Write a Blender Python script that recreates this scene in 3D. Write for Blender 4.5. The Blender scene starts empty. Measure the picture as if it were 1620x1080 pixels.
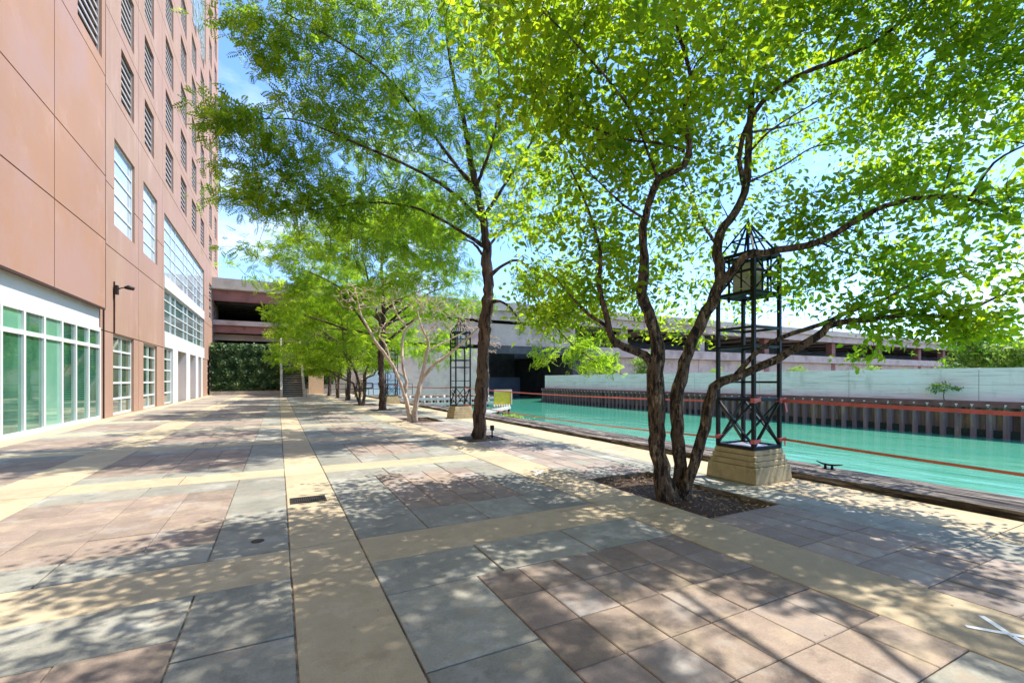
import bpy, math, random
import numpy as np
from mathutils import Vector, Matrix
R = math.radians
scn = bpy.context.scene
col = scn.collection

# ------------------------------------------------------------------ camera frame
TH = math.atan2(370, 720); CT, ST = math.cos(TH), math.sin(TH)
def at(px, py, d):
    """a real point of the place, read off the photograph at an estimated distance"""
    u = (px-810)/720*d
    return Vector((u*CT+d*ST, -u*ST+d*CT, 1.5+(601-py)/720*d))

# ------------------------------------------------------------------ materials
def mat(name, colr, rough=.8, metal=0., spec=.3, noise=None, bump=None, stain=None, coord='Object'):
    """noise=(scale, amount, stretch xyz); bump=(scale, strength, dist, stretch); stain=(scale, colour, lo, hi)"""
    m = bpy.data.materials.new(name); m.use_nodes = True
    nt = m.node_tree; n = nt.nodes; l = nt.links
    b = n['Principled BSDF']
    b.inputs['Roughness'].default_value = rough
    b.inputs['Metallic'].default_value = metal
    b.inputs['Specular IOR Level'].default_value = spec
    tc = n.new('ShaderNodeTexCoord').outputs[coord]
    def tex(scale, st=(1,1,1), detail=5, rough_=.6):
        mp = n.new('ShaderNodeMapping'); mp.inputs['Scale'].default_value = st
        l.new(tc, mp.inputs['Vector'])
        t = n.new('ShaderNodeTexNoise'); t.inputs['Scale'].default_value = scale
        t.inputs['Detail'].default_value = detail; t.inputs['Roughness'].default_value = rough_
        l.new(mp.outputs[0], t.inputs['Vector']); return t.outputs['Fac']
    rgb = n.new('ShaderNodeRGB'); rgb.outputs[0].default_value = (*colr, 1); cur = rgb.outputs[0]
    for nz in (noise if isinstance(noise, list) else [noise] if noise else []):
        sc, am, st = (list(nz)+[(1,1,1)])[:3]
        f = tex(sc, st)
        mr = n.new('ShaderNodeMapRange'); mr.inputs[1].default_value = .3; mr.inputs[2].default_value = .7
        mr.inputs[3].default_value = 1-am; mr.inputs[4].default_value = 1+am
        l.new(f, mr.inputs[0])
        mx = n.new('ShaderNodeVectorMath'); mx.operation = 'SCALE'
        l.new(cur, mx.inputs[0]); l.new(mr.outputs[0], mx.inputs['Scale']); cur = mx.outputs[0]
    for sn in (stain if isinstance(stain, list) else [stain] if stain else []):
        sc, c2, lo, hi = sn[:4]; st = sn[4] if len(sn) > 4 else (1,1,1)
        f = tex(sc, st, 7, .7)
        mr = n.new('ShaderNodeMapRange'); mr.inputs[1].default_value = lo; mr.inputs[2].default_value = hi
        l.new(f, mr.inputs[0])
        mx = n.new('ShaderNodeMix'); mx.data_type = 'RGBA'; mx.inputs[7].default_value = (*c2, 1)
        l.new(mr.outputs[0], mx.inputs[0]); l.new(cur, mx.inputs[6]); cur = mx.outputs[2]
    l.new(cur, b.inputs['Base Color'])
    if bump:
        sc, stg, dist, st = (list(bump)+[(1,1,1)])[:4]
        f = tex(sc, st, 8, .65)
        bp = n.new('ShaderNodeBump'); bp.inputs['Strength'].default_value = stg; bp.inputs['Distance'].default_value = dist
        l.new(f, bp.inputs['Height']); l.new(bp.outputs[0], b.inputs['Normal'])
    return m

def with_slab_variation(m, amt):
    """each slab is its own mesh island: vary its tone like separately cast pieces"""
    nt = m.node_tree; n = nt.nodes; l = nt.links; b = n['Principled BSDF']
    src = b.inputs['Base Color'].links[0].from_socket
    g = n.new('ShaderNodeNewGeometry'); mr = n.new('ShaderNodeMapRange')
    mr.inputs[3].default_value = 1-amt; mr.inputs[4].default_value = 1+amt
    l.new(g.outputs['Random Per Island'], mr.inputs[0])
    mx = n.new('ShaderNodeVectorMath'); mx.operation = 'SCALE'
    l.new(src, mx.inputs[0]); l.new(mr.outputs[0], mx.inputs['Scale']); l.new(mx.outputs[0], b.inputs['Base Color'])
    return m

def leaf_mat(name, dark, mid, light, trans, tfac=.5):
    m = bpy.data.materials.new(name); m.use_nodes = True
    nt = m.node_tree; n = nt.nodes; l = nt.links; n.clear()
    out = n.new('ShaderNodeOutputMaterial')
    g = n.new('ShaderNodeNewGeometry')
    cr = n.new('ShaderNodeValToRGB'); e = cr.color_ramp.elements
    e[0].position = 0; e[0].color = (*dark, 1); e[1].position = 1; e[1].color = (*light, 1)
    k = e.new(.55); k.color = (*mid, 1)
    tco = n.new('ShaderNodeTexCoord'); nzl = n.new('ShaderNodeTexNoise'); nzl.inputs['Scale'].default_value = 1.6; nzl.inputs['Detail'].default_value = 3
    l.new(tco.outputs['Object'], nzl.inputs['Vector'])
    cmb = n.new('ShaderNodeMath'); cmb.operation = 'MULTIPLY_ADD'; cmb.inputs[1].default_value = .55; l.new(g.outputs['Random Per Island'], cmb.inputs[0])
    sc1 = n.new('ShaderNodeMapRange'); sc1.inputs[1].default_value = .35; sc1.inputs[2].default_value = .65; sc1.inputs[3].default_value = -.05; sc1.inputs[4].default_value = .62
    l.new(nzl.outputs['Fac'], sc1.inputs[0]); l.new(sc1.outputs[0], cmb.inputs[2]); l.new(cmb.outputs[0], cr.inputs[0])
    b = n.new('ShaderNodeBsdfPrincipled'); b.inputs['Roughness'].default_value = .5; b.inputs['Specular IOR Level'].default_value = .25
    l.new(cr.outputs[0], b.inputs['Base Color'])
    t = n.new('ShaderNodeBsdfTranslucent')
    cr2 = n.new('ShaderNodeValToRGB'); e2 = cr2.color_ramp.elements
    e2[0].color = (trans[0]*.33, trans[1]*.52, trans[2]*.8, 1); e2[1].color = (*trans, 1)
    l.new(cmb.outputs[0], cr2.inputs[0]); l.new(cr2.outputs[0], t.inputs['Color'])
    mx = n.new('ShaderNodeMixShader'); mx.inputs[0].default_value = tfac
    l.new(b.outputs[0], mx.inputs[1]); l.new(t.outputs[0], mx.inputs[2]); l.new(mx.outputs[0], out.inputs[0])
    return m

M = {}
M['tan'] = with_slab_variation(mat('tan_concrete', (.375,.30,.19), .85, noise=[(1.1,.12),(5,.08),(90,.10)], bump=(120,.3,.005),
            stain=[(2.2,(.27,.20,.115),.53,.72),(.9,(.53,.44,.30),.56,.75),(7,(.20,.15,.09),.62,.75),(38,(.13,.10,.06),.68,.74)]), .08)
M['grey'] = with_slab_variation(mat('bluish_grey_slab', (.225,.215,.172), .8, noise=[(1.4,.16),(6,.1),(70,.12)], bump=(100,.4,.005),
            stain=[(1.6,(.33,.32,.275),.52,.66),(3.5,(.13,.13,.11),.56,.72),(2.3,(.27,.21,.145),.56,.72),(9,(.13,.11,.09),.62,.76),(40,(.08,.07,.06),.68,.74)]), .14)
M['red'] = with_slab_variation(mat('red_brown_paver', (.215,.163,.125), .85, noise=[(1.9,.13),(6,.1),(80,.14)], bump=(110,.45,.005),
            stain=[(1.5,(.28,.25,.215),.52,.68),(2.7,(.30,.235,.16),.50,.68),(4.5,(.14,.105,.085),.58,.74),(42,(.08,.06,.05),.68,.74)]), .16)
M['mauve'] = with_slab_variation(mat('mauve_paver', (.235,.185,.15), .8, noise=[(2.3,.13),(80,.12)], bump=(90,.5,.006),
            stain=[(1.9,(.30,.275,.245),.50,.66),(3.2,(.29,.22,.15),.54,.7),(5,(.14,.11,.09),.58,.75)]), .2)
M['joint'] = mat('joint_sand', (.10,.08,.055), .95, noise=(60,.3), stain=(5,(.26,.21,.15),.46,.6))
M['soil'] = mat('dark_soil', (.075,.045,.026), .95, noise=(25,.5), bump=(40,1,.03), stain=(18,(.14,.09,.05),.58,.68))
M['bedrock'] = mat('ground_earth', (.2,.19,.15), .95, noise=(.5,.2))
M['timber'] = mat('weathered_timber', (.155,.125,.10), .9, noise=[(6,.35,(1,.12,1)),(40,.3,(1,.06,1))], bump=(22,1,.05,(1,.07,1)),
            stain=[(16,(.40,.35,.29),.52,.62,(1,.09,1)),(14,(.022,.016,.012),.46,.55,(1,.07,1)),(2.5,(.06,.045,.03),.55,.66,(1,.5,1))])
M['stone'] = mat('sandstone_pedestal', (.40,.31,.17), .9, noise=[(5,.2),(50,.12)], bump=(60,.5,.006), stain=(4,(.19,.15,.07),.54,.7))
M['black'] = mat('black_painted_steel', (.007,.007,.008), .5, spec=.25, noise=(20,.3))
M['steel'] = mat('grey_steel_plate', (.3,.3,.31), .5, metal=.4, noise=(20,.2))
M['iron'] = mat('cast_iron', (.035,.028,.022), .6, metal=.3, noise=(40,.3))
M['opal'] = mat('opal_lamp_panel', (.62,.62,.58), .5, noise=(8,.1))
M['clad'] = mat('terracotta_cladding', (.345,.186,.109), .85, noise=[(.35,.05),(30,.04)], bump=(90,.15,.004),
            stain=[(1.1,(.32,.175,.12),.55,.8,(1,1,.12)),(.7,(.41,.245,.175),.55,.8),(2.2,(.32,.18,.125),.56,.74,(1,1,.04)),(.16,(.34,.20,.15),.48,.6)])
M['clad2'] = mat('brown_pink_cladding', (.335,.205,.133), .85, noise=[(.4,.06),(30,.04)], bump=(90,.15,.004),
            stain=[(1.6,(.29,.17,.125),.52,.72,(1,1,.05)),(.8,(.42,.275,.21),.5,.75,(1,1,.3)),(.18,(.34,.20,.145),.47,.6)])
M['cjoint'] = mat('cladding_joint', (.05,.028,.02), .9)
M['white'] = mat('white_painted_panel', (.60,.59,.55), .6, noise=(.8,.04))
M['frame'] = mat('white_window_frame', (.58,.60,.55), .45, noise=(3,.04))
M['lslat'] = mat('louver_slat', (.36,.32,.28), .6, noise=(4,.05))
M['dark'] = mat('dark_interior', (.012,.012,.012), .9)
def glass(name, c, c2, rough, spec, sc=.5):
    m = mat(name, c, rough, 0, spec, stain=(sc, c2, .38, .62, (1,1,.5)))
    m.node_tree.nodes['Principled BSDF'].inputs['Coat Weight'].default_value = 1
    m.node_tree.nodes['Principled BSDF'].inputs['Coat Roughness'].default_value = .02
    return m
M['glass'] = glass('green_shopfront_glass', (.012,.075,.045), (.06,.20,.115), .04, 1.0)
M['glass_pale'] = glass('pale_green_glass', (.11,.31,.20), (.16,.38,.25), .12, .7)
M['glass_dim'] = glass('dim_green_glass', (.02,.06,.04), (.10,.18,.11), .05, .8)
M['glass_sky'] = glass('sky_tinted_glass', (.42,.50,.52), (.55,.60,.60), .2, .8)  # pale base colour paints in the sky mirrored by the upper windows
M['glass_grey'] = glass('grey_green_glass', (.14,.23,.20), (.20,.30,.26), .2, .8)
M['conc'] = mat('aged_concrete', (.40,.35,.28), .9, noise=[(.4,.12),(6,.08)], bump=(10,.3,.02), stain=(.5,(.26,.22,.17),.52,.72))
M['conc_pink'] = mat('pinkish_concrete', (.50,.38,.30), .9, noise=[(.4,.12),(6,.08)], stain=[(.35,(.30,.20,.16),.5,.7),(1.2,(.50,.44,.38),.58,.75)])
M['girder'] = mat('red_brown_girder', (.27,.115,.085), .75, noise=(.6,.15), stain=(.8,(.13,.06,.05),.55,.75))
M['bluewall'] = mat('skylight_blue_far_wall', (.20,.225,.28), .8, noise=(.3,.2))  # blue-grey base carries the skylight on the back walls under the road
M['under'] = mat('underdeck_shade', (.085,.075,.07), .8, noise=(1,.3))  # dark base colour holds the shade beneath the road, walls included
M['whitewall'] = mat('pale_flood_wall', (.84,.765,.73), .85, noise=[(.3,.04),(4,.05,(1,.2,2))], bump=(6,.5,.03,(1,.15,1.5)),
            stain=[(5,(.50,.49,.47),.52,.66,(1,.10,2.6)),(1.3,(.60,.57,.52),.54,.7,(1,1,.3)),(.4,(.82,.82,.80),.5,.7)])
M['pile'] = mat('rusty_sheet_pile', (.20,.145,.14), .8, noise=[(1,.2,(1,1,.1)),(10,.15,(1,1,.1))],
            stain=[(.9,(.09,.06,.06),.5,.64,(1,1,.05)),(1.2,(.36,.25,.13),.55,.66,(1,1,.25)),(2.5,(.27,.22,.24),.55,.7,(1,1,.08))], bump=(10,.4,.02))
M['girder2'] = mat('rust_cap_beam', (.17,.08,.075), .8, noise=(3,.3))
M['algae'] = mat('wet_algae_band', (.008,.022,.02), .5, noise=(6,.4))
M['yellow'] = mat('yellow_board', (.80,.47,.04), .7, noise=(3,.12), stain=(2.5,(.42,.33,.10),.56,.7))
M['orange_trim'] = mat('peach_trim', (.65,.42,.25), .7, noise=(5,.1))
M['palewood'] = mat('pale_timber_pile', (.42,.38,.33), .9, noise=[(3,.2,(1,1,.2))], bump=(12,.6,.01,(1,1,.1)))
M['tape'] = mat('red_barrier_tape', (.60,.13,.12), .45, noise=(6,.2), spec=.4)
M['tape2'] = mat('orange_red_barrier_tape', (.60,.15,.07), .45, noise=(6,.2), spec=.4)
M['marker'] = mat('white_marking_tape', (.75,.75,.72), .6, noise=(30,.1))
M['bark'] = mat('furrowed_bark', (.125,.082,.05), .95, noise=[(7,.35,(1,1,.3)),(45,.3,(1,1,.45))], bump=(26,1,.06,(1,1,.28)),
            stain=[(13,(.38,.27,.17),.54,.62,(1,1,.35)),(20,(.022,.014,.010),.49,.56,(1,1,.25))])
M['bark_dark'] = mat('dark_locust_bark', (.10,.062,.042), .95, noise=[(6,.35,(1,1,.2))], bump=(16,1,.05,(1,1,.12)),
            stain=[(5,(.24,.15,.095),.54,.68,(1,1,.25)),(11,(.022,.014,.010),.49,.57,(1,1,.12))])
M['bark_pale'] = mat('pale_bare_bark', (.47,.35,.26), .9, noise=[(6,.25,(1,1,.3))], bump=(20,.8,.02,(1,1,.2)),
            stain=(7,(.20,.12,.085),.54,.68,(1,1,.3)))
M['leaf'] = leaf_mat('broad_leaf', (.028,.080,.006), (.115,.19,.010), (.22,.26,.016), (.62,.80,.02), .56)
M['frond'] = leaf_mat('locust_leaflet', (.034,.085,.008), (.10,.18,.010), (.19,.25,.016), (.58,.78,.025), .56)
M['far_leaf'] = leaf_mat('far_foliage', (.08,.14,.02), (.14,.22,.03), (.2,.28,.04), (.5,.7,.08), .5)
M['ivy'] = leaf_mat('ivy_leaf', (.010,.035,.008), (.04,.085,.02), (.17,.24,.08), (.10,.22,.04), .25)
M['deadleaf'] = leaf_mat('dry_leaf', (.20,.12,.05), (.30,.20,.09), (.42,.32,.16), (.3,.2,.08), .2)
M['carw'] = mat('car_paint_pale', (.7,.7,.72), .3, spec=.5)
M['card'] = mat('car_paint_dark', (.03,.04,.07), .3, spec=.5)
M['rubber'] = mat('tyre_rubber', (.015,.015,.015), .8)

# ------------------------------------------------------------------ object helpers
def tag(o, label=None, cat=None, group=None, kind=None):
    if label: o['label'] = label
    if cat: o['category'] = cat
    if group: o['group'] = group
    if kind: o['kind'] = kind
    return o
def thing(name, label, cat, loc, group=None):
    o = bpy.data.objects.new(name, None); col.objects.link(o); o.location = loc; o.empty_display_size = .2
    return tag(o, label, cat, group)
def wloc(o):
    v = Vector((0,0,0))
    while o is not None: v += Vector(o.location); o = o.parent
    return v
class MB:
    def __init__(s): s.v = []; s.f = []; s.mi = []; s.sm = []
    def add(s, vs, fs, mi=0, smooth=False):
        b = len(s.v); s.v += [tuple(v) for v in vs]
        for f in fs: s.f.append([b+i for i in f]); s.mi.append(mi); s.sm.append(smooth)
    def box(s, x0, x1, y0, y1, z0, z1, mi=0):
        v = [(x,y,z) for z in (z0,z1) for y in (y0,y1) for x in (x0,x1)]
        s.add(v, [(0,2,3,1),(4,5,7,6),(0,1,5,4),(2,6,7,3),(0,4,6,2),(1,3,7,5)], mi); return s
    def frustum(s, cx, cy, a0, a1, z0, z1, mi=0):
        v = [(cx+i*a0, cy+j*a0, z0) for j in (-1,1) for i in (-1,1)]+[(cx+i*a1, cy+j*a1, z1) for j in (-1,1) for i in (-1,1)]
        s.add(v, [(0,2,3,1),(4,5,7,6),(0,1,5,4),(2,6,7,3),(0,4,6,2),(1,3,7,5)], mi); return s
    def bar(s, p, q, w, h=None, mi=0, up=(0,0,1)):
        p, q = Vector(p), Vector(q); h = h or w; d = (q-p).normalized(); up = Vector(up)
        if abs(d.dot(up)) > .95: up = Vector((1,0,0))
        a = d.cross(up).normalized()*w/2; b = a.cross(d).normalized()*h/2
        v = [p-a-b, p+a-b, p+a+b, p-a+b, q-a-b, q+a-b, q+a+b, q-a+b]
        s.add(v, [(3,2,1,0),(4,5,6,7),(0,1,5,4),(1,2,6,5),(2,3,7,6),(3,0,4,7)], mi); return s
    def tube(s, pts, rad, n=8, mi=0, cap=True, wob=0., rng=None):
        pts = [Vector(p) for p in pts]; base = len(s.v); prev = None; N = len(pts)
        for i, p in enumerate(pts):
            d = (pts[min(i+1,N-1)]-pts[max(i-1,0)]).normalized()
            if prev is None:
                a = d.cross(Vector((.3,.9,.1))).normalized()
            else:
                a = (prev-d*prev.dot(d)).normalized()
            prev = a; b = d.cross(a)
            r = rad[i] if hasattr(rad, '__len__') else rad
            for k in range(n):
                t = 2*math.pi*k/n
                rr = r*(1+(wob*(rng.random()-.5) if wob else 0)+(wob*.8*math.sin(3*t+i*.35)+wob*.5*math.sin(5*t-i*.2) if wob else 0))
                s.v.append(tuple(p+a*math.cos(t)*rr+b*math.sin(t)*rr))
        for i in range(N-1):
            for k in range(n):
                s.f.append([base+i*n+k, base+i*n+(k+1)%n, base+(i+1)*n+(k+1)%n, base+(i+1)*n+k]); s.mi.append(mi); s.sm.append(True)
        if cap:
            s.f.append([base+k for k in range(n)][::-1]); s.mi.append(mi); s.sm.append(False)
            s.f.append([base+(N-1)*n+k for k in range(n)]); s.mi.append(mi); s.sm.append(False)
        return s
    def disc(s, c, r, h, n=24, mi=0):
        x,y,z = c
        v = [(x+r*math.cos(2*math.pi*k/n), y+r*math.sin(2*math.pi*k/n), zz) for zz in (z,z+h) for k in range(n)]
        s.add(v, [[k,(k+1)%n,n+(k+1)%n,n+k] for k in range(n)]+[[n+k for k in range(n)], list(range(n))[::-1]], mi); return s
    def build(s, name, mats, parent=None, bevel=0, loc=None):
        me = bpy.data.meshes.new(name)
        off = wloc(parent) if parent is not None else Vector(loc) if loc is not None else Vector((0,0,0))
        me.from_pydata([(v[0]-off.x, v[1]-off.y, v[2]-off.z) for v in s.v], [], s.f)
        for m_ in (mats if isinstance(mats, (list,tuple)) else [mats]): me.materials.append(m_)
        me.polygons.foreach_set('material_index', s.mi); me.polygons.foreach_set('use_smooth', s.sm); me.update()
        o = bpy.data.objects.new(name, me); col.objects.link(o)
        if parent is not None: o.parent = parent
        elif loc is not None: o.location = loc
        if bevel:
            b = o.modifiers.new('edge', 'BEVEL'); b.width = bevel; b.segments = 2; b.limit_method = 'ANGLE'
        return o
def kids(o): return [c for c in bpy.data.objects if c.parent == o]
def copy_tree(o, parent=None, ch=None):
    c = o.copy(); col.objects.link(c); c.parent = parent
    for k in kids(o): copy_tree(k, c)
    return c
def np_mesh(name, V, F, m, parent=None):
    """V (n,3) world coords, F (m,k) faces of equal size"""
    off = np.array(wloc(parent)) if parent is not None else np.zeros(3)
    me = bpy.data.meshes.new(name); k = F.shape[1]
    me.vertices.add(len(V)); me.vertices.foreach_set('co', (V-off).astype(np.float32).ravel())
    me.loops.add(F.size); me.loops.foreach_set('vertex_index', F.astype(np.int32).ravel())
    me.polygons.add(len(F)); me.polygons.foreach_set('loop_start', np.arange(0, F.size, k, dtype=np.int32))
    me.update(calc_edges=True); me.materials.append(m)
    o = bpy.data.objects.new(name, me); col.objects.link(o)
    if parent is not None: o.parent = parent
    return o

# ------------------------------------------------------------------ world, sun, camera
SUN_EL, SUN_AZ = R(60), R(98)      # azimuth from +Y towards +X
w = bpy.data.worlds.new('World'); scn.world = w; w.use_nodes = True
nt = w.node_tree; n = nt.nodes; l = nt.links
bg = n['Background']; bg.inputs['Strength'].default_value = .15
sky = n.new('ShaderNodeTexSky'); sky.sky_type = 'NISHITA'; sky.sun_disc = False
sky.sun_elevation = SUN_EL; sky.sun_rotation = SUN_AZ; sky.air_density = 1.0; sky.dust_density = .3; sky.ozone_density = 3.0
tc = n.new('ShaderNodeTexCoord')
mp = n.new('ShaderNodeMapping'); mp.inputs['Scale'].default_value = (1,1,2.6); l.new(tc.outputs['Generated'], mp.inputs[0])
nz = n.new('ShaderNodeTexNoise'); nz.inputs['Scale'].default_value = 2.3; nz.inputs['Detail'].default_value = 8; nz.inputs['Roughness'].default_value = .55
l.new(mp.outputs[0], nz.inputs['Vector'])
mr = n.new('ShaderNodeMapRange'); mr.inputs[1].default_value = .53; mr.inputs[2].default_value = .78; mr.inputs[4].default_value = .7
l.new(nz.outputs['Fac'], mr.inputs[0])
mx = n.new('ShaderNodeMix'); mx.data_type = 'RGBA'; mx.inputs[7].default_value = (4.6,4.8,5.2,1)
tn = n.new('ShaderNodeVectorMath'); tn.operation = 'MULTIPLY'; tn.inputs[1].default_value = (.62,.75,1.0); l.new(sky.outputs[0], tn.inputs[0])
l.new(mr.outputs[0], mx.inputs[0]); l.new(tn.outputs[0], mx.inputs[6]); l.new(mx.outputs[2], bg.inputs['Color'])
sd = bpy.data.lights.new('sun', 'SUN'); sd.energy = 3.2; sd.angle = R(.5); sd.color = (1,.955,.88)
so = bpy.data.objects.new('sun', sd); col.objects.link(so)
sv = Vector((math.sin(SUN_AZ)*math.cos(SUN_EL), math.cos(SUN_AZ)*math.cos(SUN_EL), math.sin(SUN_EL)))
so.rotation_euler = sv.to_track_quat('Z', 'Y').to_euler()
cd = bpy.data.cameras.new('camera'); co = bpy.data.objects.new('camera', cd); col.objects.link(co); scn.camera = co
co.location = (0,0,1.5); co.rotation_euler = (R(90), 0, -TH)
cd.sensor_width = 36; cd.lens = 16; cd.shift_y = 61/1620; cd.clip_end = 6000; cd.clip_start = .05
scn.view_settings.view_transform = 'Standard'; scn.view_settings.look = 'None'; scn.view_settings.gamma = 1
scn.view_settings.exposure = 1.62
scn.render.engine = 'CYCLES'; scn.cycles.max_bounces = 8; scn.cycles.diffuse_bounces = 3; scn.cycles.transmission_bounces = 6
scn.cycles.use_denoising = True; scn.cycles.sample_clamp_indirect = 6

# ------------------------------------------------------------------ ground, paving, water
P = 4.13; Y0B = 3.85; BW = .65
pits = []      # x0,x1,y0,y1 openings for tree soil
multi_Y = [4.35, 16.75, 29.0, 41.4]; locust_Y = [-1.8, 10.8, 23.4, 35.6, 47.0]
for i, y in enumerate(multi_Y): pits.append((4.17, 5.40, y-.93, y+1.30))
for y in locust_Y: pits.append((4.10, 5.20, y-.55, y+.55))
def in_pit(x, y): return any(a < x < b and c < y < d for a,b,c,d in pits)
pv = {k: [] for k in ('tan','grey','red','mauve')}
def slab(x0, x1, y0, y1, m):
    xs = sorted({x0, x1}|{v for p in pits for v in p[:2] if x0 < v < x1 and p[3] > y0 and p[2] < y1})
    ys = sorted({y0, y1}|{v for p in pits for v in p[2:] if y0 < v < y1 and p[1] > x0 and p[0] < x1})
    for i in range(len(xs)-1):
        for j in range(len(ys)-1):
            if not in_pit((xs[i]+xs[i+1])/2, (ys[j]+ys[j+1])/2): pv[m].append((xs[i], xs[i+1], ys[j], ys[j+1]))
rng = random.Random(5)
def field(x0, x1, y0, y1, sx, sy, m, mixin=None, pr=0.):
    nx = max(1, round((x1-x0)/sx)); ny = max(1, round((y1-y0)/sy))
    for i in range(nx):
        for j in range(ny):
            mm = mixin if mixin and rng.random() < pr else m
            slab(x0+(x1-x0)*i/nx, x0+(x1-x0)*(i+1)/nx, y0+(y1-y0)*j/ny, y0+(y1-y0)*(j+1)/ny, mm)
YA, YB = -8.54, 53.6
k = -3
while Y0B+P*k < YB:
    b0 = Y0B+P*k; b1 = b0+BW; b2 = min(b0+P, YB)
    # cross bands
    for (x0,x1,sx) in ((-5.5,-3.47,2.1),(-2.65,.09,1.37 if k else 2.8),(.67,3.42,2.8)):
        field(x0,x1,b0,b1,sx,BW,'tan')
    # long bands
    for (x0,x1) in ((-3.47,-2.65),(.09,.67),(3.42,4.17)):
        field(x0,x1,b0,b1,1,BW,'tan'); field(x0,x1,b1,b2,1,3.6 if x0 > 3 else 1.75,'tan')
    # left outer panel
    field(-5.5,-3.47,b1,b1+.5,1.0,.5,'grey'); field(-5.5,-3.47,b1+.5,b2-.5,.68,.62,'red'); field(-5.5,-3.47,b2-.5,b2,1.0,.5,'grey')
    # left main panel, grey border and reddish field
    field(-2.65,-.52,b1,b1+.5,1.06,.5,'grey'); field(-.52,.09,b1,b2,.61,.87,'grey')
    field(-2.65,-.52,b2-.62,b2,1.06,.62,'grey'); field(-2.65,-.52,b1+.5,b2-.62,.53,.59,'red')
    # right main panel
    xr = 3.42 if k == -1 else 2.85
    field(.67,1.36,b1,b2-.62,.69,.86,'grey'); field(.67,3.42,b2-.62,b2,.9,.62,'grey')
    field(1.36,3.42,b1,b1+.72,.7,.72,'grey')
    field(1.36,xr,b1+.72,b2-.62,.34,.42,'red','mauve',.28)
    if xr < 3.4: field(xr,3.42,b1+.72,b2-.62,.57,.86,'grey')
    # river side
    field(4.17,5.40,b0,b2,.31,.46,'mauve','grey',.12); field(5.40,6.05,b0,b2,.65,.69,'grey'); field(6.05,7.05,b0,b2,1,2.07,'tan')
    k += 1
field(-6.1,-5.5,YA,YB,.6,2.07,'tan')
mb = MB(); mats_p = [M['tan'],M['grey'],M['red'],M['mauve']]
rj = random.Random(9)
for mi, key in enumerate(('tan','grey','red','mauve')):
    for (x0,x1,y0,y1) in pv[key]:
        big = (x1-x0)*(y1-y0) > .5
        g = .0065 if big else .0032
        c = .006; z = rj.uniform(-.0025,.002)
        tx = rj.uniform(-.0015,.0015); ty = rj.uniform(-.0015,.0015)
        X0,X1,Yy0,Yy1 = x0+g,x1-g,y0+g,y1-g
        v = [(X0,Yy0,-.03),(X1,Yy0,-.03),(X1,Yy1,-.03),(X0,Yy1,-.03),
             (X0,Yy0,z-.005),(X1,Yy0,z-.005),(X1,Yy1,z-.005),(X0,Yy1,z-.005),
             (X0+c,Yy0+c,z+tx+ty),(X1-c,Yy0+c,z-tx+ty),(X1-c,Yy1-c,z-tx-ty),(X0+c,Yy1-c,z+tx-ty)]
        mb.add(v, [(0,1,5,4),(1,2,6,5),(2,3,7,6),(3,0,4,7),(4,5,9,8),(5,6,10,9),(6,7,11,10),(7,4,8,11),(8,9,10,11)], mi)
tag(mb.build('paving', mats_p), 'patterned promenade paving of tan bands with grey and reddish slabs', None, None, 'structure')
# joint bed under the slabs, open at the tree pits
xs = sorted({-60.,7.05}|{v for p in pits for v in p[:2]}); ys = sorted({-60.,53.9}|{v for p in pits for v in p[2:]})
mb = MB()
for i in range(len(xs)-1):
    for j in range(len(ys)-1):
        if not in_pit((xs[i]+xs[i+1])/2, (ys[j]+ys[j+1])/2): mb.add([(xs[i],ys[j],-.012),(xs[i+1],ys[j],-.012),(xs[i+1],ys[j+1],-.012),(xs[i],ys[j+1],-.012)], [(0,1,2,3)])
for (a,b,c,d) in pits:   # pit walls
    mb.add([(a,c,-.012),(b,c,-.012),(b,d,-.012),(a,d,-.012),(a,c,-.4),(b,c,-.4),(b,d,-.4),(a,d,-.4)], [(0,1,5,4),(1,2,6,5),(2,3,7,6),(3,0,4,7)])
tag(mb.build('paving_bed', M['joint']), kind='structure')
mb = MB(); mb.box(-2500,7.05,-2500,53.9,-6,-.42); mb.box(-2500,7.05,53.9,2500,-6,-.06); mb.box(7.05,42,78,2500,-6,-.06)
mb.box(31.0,2500,-2500,49.2,-6,.40); mb.box(41,2500,49.2,2500,-6,.40); mb.box(7.05,31.0,-2500,78,-6,-4); mb.box(31,41,49.2,78,-6,-4)
tag(mb.build('ground', M['bedrock']), kind='structure')
# soil in pits
for (a,b,c,d) in pits:
    nx, ny = 14, 20; vs = []; fs = []
    for j in range(ny+1):
        for i in range(nx+1):
            x = a+(b-a)*i/nx; y = c+(d-c)*j/ny; r2 = ((x-(a+b)/2)**2+(y-(c+d)/2)**2)
            vs.append((x, y, -.075+.035*math.exp(-r2*4)+rj.uniform(-.012,.012)))
    for j in range(ny):
        for i in range(nx): q = j*(nx+1)+i; fs.append((q,q+1,q+nx+2,q+nx+1))
    m_ = MB(); m_.add(vs, fs); tag(m_.build('soil', M['soil']), kind='structure')

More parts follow.
